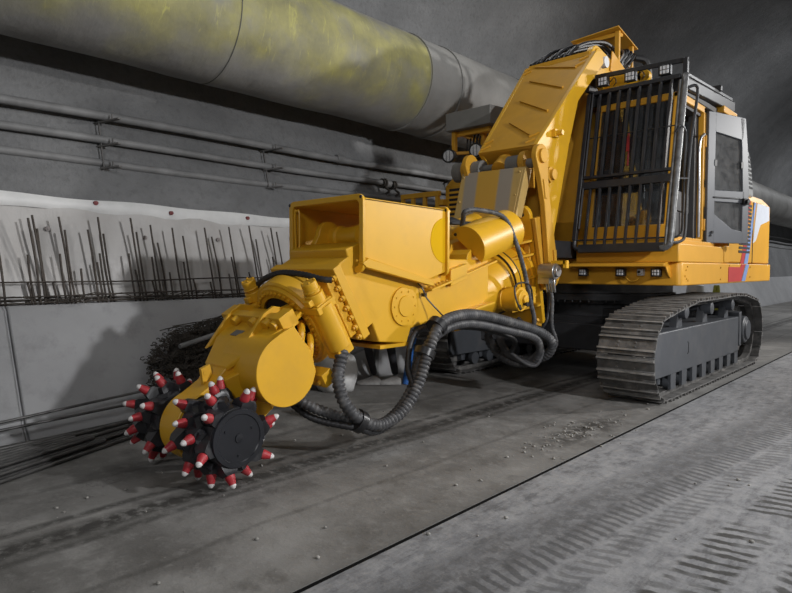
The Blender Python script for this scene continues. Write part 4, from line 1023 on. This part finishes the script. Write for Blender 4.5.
# ---- front section (tilted frame): s = x, a = forward along axis, u = up
FO = V((-3.78, 3.08, 1.12)); FA = V((0, -.8696, -.4938)); FU = V((0, -.4938, .8696))
FM = Matrix(((1, 0, 0, FO.x), (0, FA.y, FU.y, FO.y), (0, FA.z, FU.z, FO.z), (0, 0, 0, 1)))
b = B(FM); b.box(-.40, .40, -.08, 0, -.305, .33); fl = part(b, 'mounting_flange', 'yellow', bevel=.006)
b = B(FM); b.box(-.36, .36, -.26, -.07, -.27, .32); b.box(-.36, .36, 0, .08, -.24, .27)
part(b, 'flange_block', 'yellow', fl, bevel=.008)
for x in (.375, -.375):
    for k in range(7):
        b = B(FM); b.cyl((x, .0, -.27 + k * .088), (x, .022, -.27 + k * .088), .026, n=6).cyl((x, .02, -.27 + k * .088), (x, .036, -.27 + k * .088), .014, n=8); part(b, 'flange_bolt', 'yellow', fl)
b = B(FM); b.lathe((0, .08, 0), (0, 1, 0), [(0, .345), (.08, .345), (.09, .375), (.20, .375), (.215, .36), (.215, .345), (.24, .335), (.24, .26), (.12, .25), (.12, .0001)], 56)
sd = part(b, 'slew_drive', 'yellow')
for k in range(40):
    b = B(FM); a = 2 * PI * k / 40; c_, s_ = math.cos(a), math.sin(a); b.cyl((.305 * c_, .318, .305 * s_), (.305 * c_, .336, .305 * s_), .0125, n=6); part(b, 'slew_bolt', 'yellow', sd)
b = B(FM); b.cyl((0, .21, 0), (0, .30, 0), .255, n=40); part(b, 'slew_bore', 'dark', sd)
for s_ in (1, -1):
    b = B(FM); x = s_ * .385
    b.box(x - .07, x + .075, .16, .31, -.27, .20) if s_ > 0 else b.box(x - .075, x + .07, .16, .31, -.24, .18)
    b.cyl((x + s_ * .02, .24, -.20), (x + s_ * .02, .24, .17), .088, n=24)
    b.box(x - .085, x + .09, .15, .33, .13, .19)
    b.cyl((x, .24, .19), (x, .24, .27), .072, n=20).cyl((x, .24, .27), (x, .24, .36), .058, n=20).cyl((x, .24, .285), (x, .24, .30), .066, n=20)
    for k in range(4): a = 2 * PI * k / 4 + .6; b.cyl((x + .045 * math.cos(a), .24 + .045 * math.sin(a), .36), (x + .045 * math.cos(a), .24 + .045 * math.sin(a), .372), .011, n=6)
    b.box(x - .02, x + .04, .23, .34, .20, .25)
    part(b, 'worm_drive', 'yellow', sd, bevel=.006)
# cutter gearbox housing
def sec(a, x0, x1, u0, u1): return [(x0, a, u0), (x1, a, u0), (x1, a, u1), (x0, a, u1)]
b = B(FM)
b.loft([sec(.34, -.30, .12, -.18, .15), sec(.56, -.30, .14, -.24, .15), sec(.74, -.25, .20, -.33, .15), sec(.97, -.135, .135, -.40, .11), sec(1.10, -.11, .11, -.41, .055)])
b.loft([sec(.36, -.34, .33, .15, .185), sec(.56, -.34, .37, .15, .185), sec(.76, -.25, .30, .145, .18), sec(.98, -.14, .14, .08, .115)])
b.cyl((-.11, 1.284, -.175), (.11, 1.284, -.175), .235, n=48)
b.loft([sec(1.08, -.11, .11, -.41, .062), sec(1.26, -.11, .11, -.40, .055)])
gb = part(b, 'gearbox_housing', 'yellow', bevel=.008)
b = B(FM)
# two gusset ribs and the cross bar near the ring
for x0, x1 in ((-.31, -.275), (.12, .155)):
    b.extr([(x0, .30, .16), (x0, .44, .27), (x0, .54, .27), (x0, .86, .14), (x0, .80, .13)], (x1 - x0, 0, 0))
b.box(-.33, .33, .49, .56, .17, .25); b.box(.26, .37, .44, .58, .14, .262).box(-.38, -.28, .44, .58, .14, .262)
b.extr([(.10, .22, .18), (.17, .22, .18), (.14, .52, .25), (.10, .52, .25)], (0, .02, -.05))
part(b, 'top_gussets', 'yellow', gb, bevel=.005)
for x in (-.20, .03, .2, .30):
    b = B(FM); b.cyl((x, .56, .215), (x, .61, .211), .035, n=18); part(b, 'gusset_bolt', 'yellow', gb)
b = B(FM); b.extr([(.0, 1.04, .08), (.0, 1.02, .155), (.0, 1.09, .165), (.0, 1.13, .06)], (.03, 0, 0)); b.cyl((-.004, 1.075, .125), (.034, 1.075, .125), .018, n=12); part(b, 'lifting_lug', 'yellow', gb)
b = B(FM); b.box(-.115, -.005, .655, .72, .15, .186); part(b, 'nameplate', 'canopygrey', gb, label='small dark nameplate')
# motor housing
b = B(FM)
b.cyl((-.02, .735, -.055), (.425, .735, -.055), .245, n=56)
cap_ = [(.425, .735 + .25 * math.cos(t_), -.055 + .25 * math.sin(t_)) for t_ in [math.radians(92 - 238 * i / 34) for i in range(35)]]
b.extr(cap_ + [(.425, .505, -.02), (.425, .535, .185), (.425, .66, .195)], (.014, 0, 0))
b.extr([(.33, .52, -.19), (.33, .50, -.02), (.33, .55, .17), (.33, .735, .19), (.33, .735, -.28)], (.09, 0, 0))
mh = part(b, 'motor_housing', 'yellow', bevel=.004)
b = B(FM); b.loft([sec(.88, .08, .28, -.30, .06), sec(1.06, .08, .15, -.36, .05)]); part(b, 'housing_shoulder', 'yellow', gb, bevel=.005)
b = B(FM); b.box(.18, .42, .40, .50, -.39, -.28)
for k in range(3): b.cyl((.20 + .08 * k, .38, -.345), (.20 + .08 * k, .52, -.345), .02, n=8)
part(b, 'bolt_pad', 'yellow', gb, bevel=.005)
for k, (x, u, r) in enumerate(((.19, .06, .025), (.27, .00, .027), (.21, -.09, .025), (.31, -.10, .024))):
    b = B(FM); b.tube([(x - .10, .27, u + .01), (x - .02, .36, u + .07), (x + .06, .43, u + .06), (x + .07, .49, u - .01), (x + .05, .54, u - .07)], r, 10, 6); part(b, 'motor_pipe', 'yellow', mh)
b = B(FM); b.tube([(-.42, .26, .14), (-.34, .20, .30), (-.10, .14, .37), (.16, .12, .355), (.36, .10, .30), (.42, .06, .27)], .024, 9, 7, rib=.12); part(b, 'drive_hose', 'rubber', sd)

# cutter drums
DC = V((-3.78, 2.05, .338))
random.seed(12)
pick0 = None
def pick_mesh():
    b = B()
    b.mat(0).loft([[(-.06, -.075, -.07), (.06, -.075, -.07), (.06, .06, -.07), (-.06, .06, -.07)], [(-.047, -.05, .035), (.047, -.05, .035), (.047, .045, .04), (-.047, .045, .04)], [(-.033, -.033, .062), (.033, -.033, .062), (.033, .033, .062), (-.033, .033, .062)]])
    b.mat(1).lathe((0, 0, .058), (0, 0, 1), [(0, .022), (.004, .032), (.024, .032), (.03, .029), (.064, .021)], 14)
    b.mat(2).lathe((0, 0, .116), (0, 0, 1), [(0, .021), (.010, .021), (.026, .012), (.031, .003)], 12)
    return b
for s_, nm in ((1, 'right'), (-1, 'left')):
    b = B(); x = DC.x + s_ * (.115 if s_ > 0 else .165)
    b.lathe((x, DC.y, DC.z), (s_, 0, 0), [(0, .21), (.02, .225), (.12, .225), (.27, .205), (.34, .198), (.365, .195)], 40)
    for k in range(6):
        a = 2 * PI * k / 6; pts = []
        for i in range(9):
            aa = a + i * .11; xx = x + s_ * (.03 + i * .035); pts.append((xx, DC.y + .215 * math.cos(aa), DC.z + .215 * math.sin(aa)))
        b.tube(pts, .035, 6, 2)
    dr = part(b, 'cutter_drum', 'drum')
    b = B(); b.lathe((x + s_ * .355, DC.y, DC.z), (s_, 0, 0), [(0, .19), (.02, .19), (.03, .184), (.03, .155), (.024, .15), (.024, .03), (.03, .028), (.034, .001)], 48)
    for k in range(3): a = 2 * PI * k / 3 + .5; b.cyl((x + s_ * .378, DC.y + .11 * math.cos(a), DC.z + .11 * math.sin(a)), (x + s_ * .385, DC.y + .11 * math.cos(a), DC.z + .11 * math.sin(a)), .010, n=8)
    part(b, 'drum_cap', 'drumcap', dr)
    rows = ((.05, 6, .0, -.05, .178), (.15, 6, .38, .10, .176), (.24, 6, .76, .30, .170), (.315, 6, 1.14, .55, .155))
    for xo, n, ph, tiltx, R0 in rows:
        for k in range(n):
            a = 2 * PI * k / n + ph + .15 + random.uniform(-.08, .08) + (0 if s_ > 0 else .3)
            rad = V((0, math.cos(a), math.sin(a))); tan = V((0, -math.sin(a), math.cos(a)))
            dv = (rad * .90 + tan * .36 + V((s_ * tiltx, 0, 0))).normalized()
            pos = V((x + s_ * xo, DC.y, DC.z)) + rad * (R0 + .035)
            tipz = (pos + dv * .153).z
            zc = dv; yc = V((s_, 0, 0)).cross(zc).normalized(); xc = yc.cross(zc)
            M3 = Matrix((xc, yc, zc)).transposed()
            if tipz < .006: pos = pos + V((0, 0, .006 - tipz))
            if pick0 is None: o = pick0 = pick_mesh().build('cutting_pick', ['drum', 'red', 'tip'], dr, bevel=0, origin=(0, 0, 0))
            else: o = dup(pick0, (0, 0, 0), dr)
            place(o, pos, dr); o.rotation_euler = M3.to_euler()
b = B(); b.cyl((DC.x - .17, DC.y, DC.z), (DC.x + .117, DC.y, DC.z), .19, n=32); part(b, 'drum_shaft', 'yellow')

# ---- hoses of the attachment
loopP = [(-3.35, 2.98, .80), (-3.33, 2.935, .70), (-3.30, 2.89, .595), (-3.25, 2.913, .428), (-3.20, 3.036, .285), (-3.2, 3.247, .215), (-3.2, 3.486, .287), (-3.2, 3.667, .462), (-3.2, 3.792, .72), (-3.2, 3.949, .934), (-3.2, 4.198, 1.0), (-3.25, 4.6, .981), (-3.25, 5.113, .883), (-3.2, 5.613, .749), (-3.15, 5.779, .623), (-3.25, 5.83, .47), (-3.5, 5.80, .40), (-3.75, 5.72, .46), (-3.88, 5.66, .62), (-3.85, 5.75, .85)]
b = B(); b.tube(loopP, .050, 12, 10, rib=.22, step=.012); part(b, 'wrapped_hose', 'dustrubber', ang=80)
def off(P, d, k0=0, k1=None): return [V(p) + V(d) for p in P[k0:k1]]
b = B(); b.tube([V((-3.62, 2.66, .52)), V((-3.50, 2.76, .40))] + off(loopP, (-.085, .02, -.03), 4, 9) + off(loopP, (-.02, -.01, -.085), 9, 13) + [V((-3.22, 5.52, .70)), V((-3.24, 5.68, .56)), V((-3.36, 5.74, .40)), V((-3.58, 5.72, .37)), V((-3.78, 5.68, .46)), V((-3.86, 5.64, .64))], .042, 10, 10, rib=.2, step=.012); part(b, 'wrapped_hose', 'dustrubber', ang=80)
b = B(); b.tube([V((-3.66, 2.62, .50)), V((-3.50, 2.80, .30))] + off(loopP, (-.03, -.03, -.055), 4, 8) + [V((-3.36, 3.72, .60)), V((-3.4, 3.85, .85)), V((-3.44, 4.2, .88)), V((-3.45, 4.9, .82)), V((-3.45, 5.5, .66)), V((-3.55, 5.62, .5))], .028, 8, 8, rib=.12, step=.012); part(b, 'wrapped_hose', 'rubber', ang=80)
for P, r in ((loopP[4], .075), (loopP[8], .078), (loopP[9], .078)):
    b = B(); i = loopP.index(P); d = (V(loopP[i + 1]) - V(loopP[i - 1])).normalized(); b.cyl(V(P) - d * .03 + V((-.035, 0, -.01)), V(P) + d * .03 + V((-.035, 0, -.01)), r + .012, n=14); part(b, 'hose_clamp', 'black')
b = B(); b.tube([(-3.425, 3.90, 1.30), (-3.38, 3.93, 1.24), (-3.36, 3.96, 1.16), (-3.30, 4.04, 1.05), (-3.23, 4.08, .97)], .007, 6).box(-3.40, -3.36, 3.935, 3.965, 1.17, 1.20); part(b, 'hose_tie', 'black')
b = B(); b.tube([(-3.60, 4.78, 1.82), (-3.55, 4.735, 1.90), (-3.50, 4.70, 1.965), (-3.45, 4.85, 1.985), (-3.36, 5.15, 1.93), (-3.30, 5.272, 1.704), (-3.28, 5.416, 1.4), (-3.28, 5.541, 1.086), (-3.28, 5.626, .90), (-3.3, 5.66, .78)], .025, 9, 9, rib=.12); part(b, 'guide_hose', 'dustrubber', ang=80)
b = B(); b.tube([(-3.24, 5.82, 1.30), (-3.19, 5.84, 1.1), (-3.20, 5.86, .8), (-3.19, 5.95, .60), (-3.28, 5.93, .48), (-3.34, 5.88, .50)], .022, 8, 8, rib=.12); part(b, 'guide_hose', 'dustrubber', ang=80)
b = B(); b.tube([(-3.22, 5.82, 1.28), (-3.24, 5.86, 1.05), (-3.24, 5.82, .85), (-3.34, 5.78, .70)], .018, 8, 8, rib=.12); part(b, 'guide_hose', 'rubber', ang=80)
for k in range(5):
    b = B(); o = .05 * k
    b.tube([(-3.62 + .03 * k, 5.62, .86), (-3.72 + o * .4, 5.60, .68 - .02 * k), (-3.62 + o, 5.64, .47 - .015 * k), (-3.42 + o * .6, 5.72, .42 - .01 * k), (-3.30 + .01 * k, 5.78, .56), (-3.42, 5.80, .72 - .02 * k), (-3.62, 5.86, .86)], .022, 8, 8, rib=.1); part(b, 'coiled_hose', 'dustrubber', ang=80)
b = B()
for k in range(5): b.tube([(-4.05 + .05 * k, 4.42, 1.72), (-3.98 + .05 * k, 4.5, 1.92 - .015 * k), (-3.85 + .03 * k, 4.75, 1.95 - .02 * k), (-3.7 + .02 * k, 4.95, 1.87)], .02, 7)
part(b, 'top_hoses', 'rubber')
# ================================================================== things beside the machine
# white woven sack on the floor beyond the hose loop
b = B(); rings = []
random.seed(2)
for j in range(13):
    t = j / 12; z = .002 + .46 * t; rr = .27 * (.90 + .22 * math.sin(PI * min(1, t * 1.15))) * (1 if t < .82 else 1 - (t - .82) * 2.6)
    rings.append([(-5.30 + rr *.92 * (1 + .05 * math.sin(3 * a + j * .7) + .03 * math.sin(7 * a + j)) * math.cos(a) * 1.0, 4.60 + rr *.92 * (1 + .05 * math.cos(2 * a + j)) * math.sin(a) * .9, z + .02 * math.sin(3 * a) * t) for a in [2 * PI * i / 28 for i in range(28)]])
b.loft(rings)
b.tube([(-5.33, 4.60, .45), (-5.28, 4.58, .53), (-5.23, 4.61, .50)], .035, 8)
tag(b.build('white_sack', 'sack', ang=80), 'white woven sack standing on the floor below the yellow arm, beside the person', 'sack')
# blue pipe standing by the track
b = B(); b.lathe((-4.93, 5.42, .0), (.05, .15, 1), [(0, .045), (.5, .045), (.5, .055), (.58, .055), (.58, .035)], 18)
tag(b.build('blue_pipe', 'blue'), 'short blue plastic pipe standing on the floor behind the hose loop', 'pipe')
# plank of pale timber behind the sack
b = B(); b.bar((-5.62, 5.15, .34), (-5.42, 5.55, .52), .14, .03); b.bar((-5.46, 5.42, .0), (-5.47, 5.45, .47), .06, .05, (1, 0, 0))
tag(b.build('timber_trestle', 'pipe', bevel=.004), 'grey timber offcut propped on a short post behind the white sack', 'timber')
# far things under the deck
b = B(); rings = [[(-4.86 + .22 * r_ * math.cos(a), 16.2 + .2 * r_ * math.sin(a), z) for a in [2 * PI * i / 16 for i in range(16)]] for z, r_ in ((0.0, .9), (.3, 1), (.8, 1), (1.02, .9), (1.05, .3))]
b.loft(rings); tag(b.build('storage_drum', 'white', bevel=.02), 'white storage drum standing far behind the machine, seen under the deck', 'drum')
b = B()
for s_ in (-1, 1): b.extr([(-4.32 + s_ * .17 - .03, 16.0 - .12, 0), (-4.32 + s_ * .17 + .03, 16.0 - .12, 0), (-4.32 + s_ * .03 + .03, 16.0, 1.03), (-4.32 + s_ * .03 - .03, 16.0, 1.03)], (0, .03, 0))
b.box(-4.47, -4.17, 15.9, 15.93, .55, .62); b.extr([(-4.5, 16.14, 0), (-4.14, 16.14, 0), (-4.28, 16.02, 1.03), (-4.36, 16.02, 1.03)], (0, .02, 0))
tag(b.build('warning_trestle', 'hivis'), 'yellow-green A-frame warning stand far behind the machine, seen under the deck', 'warning stand')

# ------------------------------------------------------------------ person behind the arm
PO = empty('person', (-5.08, 5.14, 0))
tag(PO, 'person in dark trousers and pale grey sneakers standing behind the yellow arm', 'person')
def skin_body(name, joints, edges, m, parent, sub=2, root=0):
    me = bpy.data.meshes.new(name); base = WL[parent.name]
    me.from_pydata([V(j[:3]) - base for j in joints], edges, []); me.materials.append(MAT[m])
    o = bpy.data.objects.new(name, me); COL.objects.link(o); place(o, base, parent)
    md = o.modifiers.new('skin', 'SKIN'); md.use_smooth_shade = True
    for i, j in enumerate(joints):
        r = j[3]; me.skin_vertices[0].data[i].radius = (r, r) if not isinstance(r, tuple) else r
    me.skin_vertices[0].data[root].use_root = True
    s = o.modifiers.new('sub', 'SUBSURF'); s.levels = sub; s.render_levels = sub
    return o
# x,y,z,r : facing -x -y (towards the sack)
J = [(-5.06, 5.20, .93, .125), (-5.07, 5.19, 1.12, .12), (-5.09, 5.17, 1.34, .15), (-5.10, 5.16, 1.46, .07), (-5.12, 5.14, 1.54, .055),
     (-5.12, 5.10, .90, .088), (-5.22, 5.04, .50, .060), (-5.17, 5.12, .11, .042), (-5.02, 5.28, .90, .088), (-5.02, 5.24, .49, .060), (-4.99, 5.30, .11, .042),
     (-5.21, 5.04, 1.41, .058), (-5.28, 5.02, 1.13, .045), (-5.36, 4.97, .92, .034), (-4.98, 5.30, 1.41, .058), (-4.96, 5.36, 1.13, .045), (-5.05, 5.32, .92, .034)]
Eg = [(0, 1), (1, 2), (2, 3), (3, 4), (0, 5), (5, 6), (6, 7), (0, 8), (8, 9), (9, 10), (2, 11), (11, 12), (12, 13), (2, 14), (14, 15), (15, 16)]
skin_body('clothed_body', J, Eg, 'cloth', PO)
b = B(); c = V((-5.15, 5.11, 1.65)); b.sph(c, .105, 20, 14, (.92, .92, 1.15)); fd = V((-.75, -.66, 0)); sd_ = V((.66, -.75, 0))
b.sph(c + fd * .10 + V((0, 0, -.015)), .017, 8, 6); b.sph(c + sd_ * .096, .022, 8, 6, (1, 1, 1.4)); b.sph(c - sd_ * .096, .022, 8, 6, (1, 1, 1.4))
for k in (-1, 1): b.sph(c + fd * .088 + sd_ * .035 * k + V((0, 0, .015)), .012, 8, 6)
b.sph(c + fd * .085 + V((0, 0, -.062)), .018, 8, 6, (1, 1, .5))
part_ = b.build('head', 'skin', PO, ang=80)
b = B(); b.sph(c + V((.012, .012, .035)), .112, 20, 12, (.95, .95, 1.0)); b.build('hair', 'hair', PO, ang=80)
def hand(p, d, side, nm):
    p = V(p); d = V(d).normalized(); w = V((0, 0, 1)).cross(d)
    w = w.normalized() if w.length > .1 else V((1, 0, 0)); n_ = d.cross(w)
    js = [(*p, .026), (*(p + d * .045), .030)]; ed = [(0, 1)]
    for k, L in enumerate((.062, .072, .068, .054)):
        b0 = p + d * .075 + w * (.027 - .018 * k); i = len(js)
        js += [(*b0, .010), (*(b0 + d * L * .5 + n_ * .008), .0085), (*(b0 + d * L * .9 + n_ * .026), .007)]; ed += [(1, i), (i, i + 1), (i + 1, i + 2)]
    i = len(js); t0 = p + d * .02 + w * .032; js += [(*t0, .012), (*(t0 + d * .03 + w * .018 + n_ * .01), .010), (*(t0 + d * .058 + w * .016 + n_ * .022), .008)]; ed += [(0, i), (i, i + 1), (i + 1, i + 2)]
    skin_body(nm, js, ed, 'skin', PO, 1)
hand((-5.375, 4.955, .89), (-.25, -.2, -1), 1, 'hand'); hand((-5.07, 5.31, .89), (-.25, -.1, -1), -1, 'hand')
for (x, y, dx, dy) in ((-5.17, 5.12, -.70, -.62), (-4.99, 5.30, -.62, -.60)):
    b = B(); d = V((dx, dy, 0)).normalized(); w = V((-d.y, d.x, 0)); p = V((x, y, 0)) - d * .05; rings = []
    for t, hw, h in ((-.02, .03, .07), (.02, .038, .10), (.07, .038, .115), (.13, .044, .085), (.20, .048, .06), (.25, .036, .045), (.275, .015, .03)):
        c2 = p + d * t; rings.append([c2 + w * hw + V((0, 0, .003)), c2 + w * hw * 1.05 + V((0, 0, .03)), c2 + w * hw * .6 + V((0, 0, h)), c2 - w * hw * .6 + V((0, 0, h)), c2 - w * hw * 1.05 + V((0, 0, .03)), c2 - w * hw + V((0, 0, .003))])
    b.loft(rings); b.build('sneaker', 'shoe', PO, bevel=.006, ang=60)
# ================================================================== light and camera
def lamp(name, loc, aim, power, size, col=(1, 1, 1), spot=None, blend=.4):
    L = bpy.data.lights.new(name, 'SPOT' if spot else 'AREA'); L.energy = power; L.color = col
    if spot: L.spot_size = math.radians(spot); L.spot_blend = blend; L.shadow_soft_size = size
    else: L.shape = 'DISK'; L.size = size
    o = bpy.data.objects.new(name, L); COL.objects.link(o); o.location = loc
    o.rotation_euler = (V(aim) - V(loc)).to_track_quat('-Z', 'Y').to_euler(); return o
lamp('floodlight_down_the_tunnel', (3.3, 13.3, 4.5), (-4.0, 4.5, 1.4), 2300, .18, (1, .985, .965), 120, .6)
lamp('floodlight_by_right_wall', (3.7, 4.6, 3.5), (-4.6, 4.0, 1.7), 1500, .16, (.98, .985, 1), 95, .9)
lamp('fill_behind_camera', (2.4, -4.5, 5.4), (-3.5, 5, 1.2), 190, 2.2, (.98, .985, 1))  # unseen soft fill, added to lift the faces turned to the camera
lamp('ambient_fill_overhead', (-1.5, 3.5, 8.2), (-1.5, 3.5, 0), 55, 3.0, (.98, .98, 1))  # unseen broad fill from above, added to soften the shadows
lamp('crown_lamp_over_machine', (-4.6, 7.8, 7.3), (-3.6, 4.5, 0), 22, .3, (1, 1, 1))
lamp('far_wall_fill', (-.5, 22, 8.0), (-2.0, 22, 0), 480, .8, (.95, .97, 1))  # unseen light added to brighten the far lining
lamp('far_wall_fill_beyond', (-.5, 36, 8.0), (-2.0, 36, 0), 480, .8, (.95, .97, 1))  # second unseen light added for the lining further off
w = bpy.data.worlds.new('tunnel_gloom'); S.world = w; w.use_nodes = True
w.node_tree.nodes['Background'].inputs[0].default_value = (.5, .52, .55, 1); w.node_tree.nodes['Background'].inputs[1].default_value = .02

cam = bpy.data.cameras.new('camera'); co = bpy.data.objects.new('camera', cam); COL.objects.link(co)
cam.sensor_width = 36; cam.sensor_fit = 'HORIZONTAL'; cam.lens = 600 / 792 * 36; cam.clip_start = .05; cam.clip_end = 200
yaw = math.atan2(960 - 396, 600); pitch_ = math.atan2(26.5, 600)
co.location = (0, 0, 1.4); co.rotation_euler = (PI / 2 - pitch_, 0, yaw)
S.camera = co
S.view_settings.view_transform = 'Standard'; S.view_settings.look = 'None'; S.view_settings.gamma = 1; S.view_settings.use_curve_mapping = False
S.view_settings.exposure = 0.0
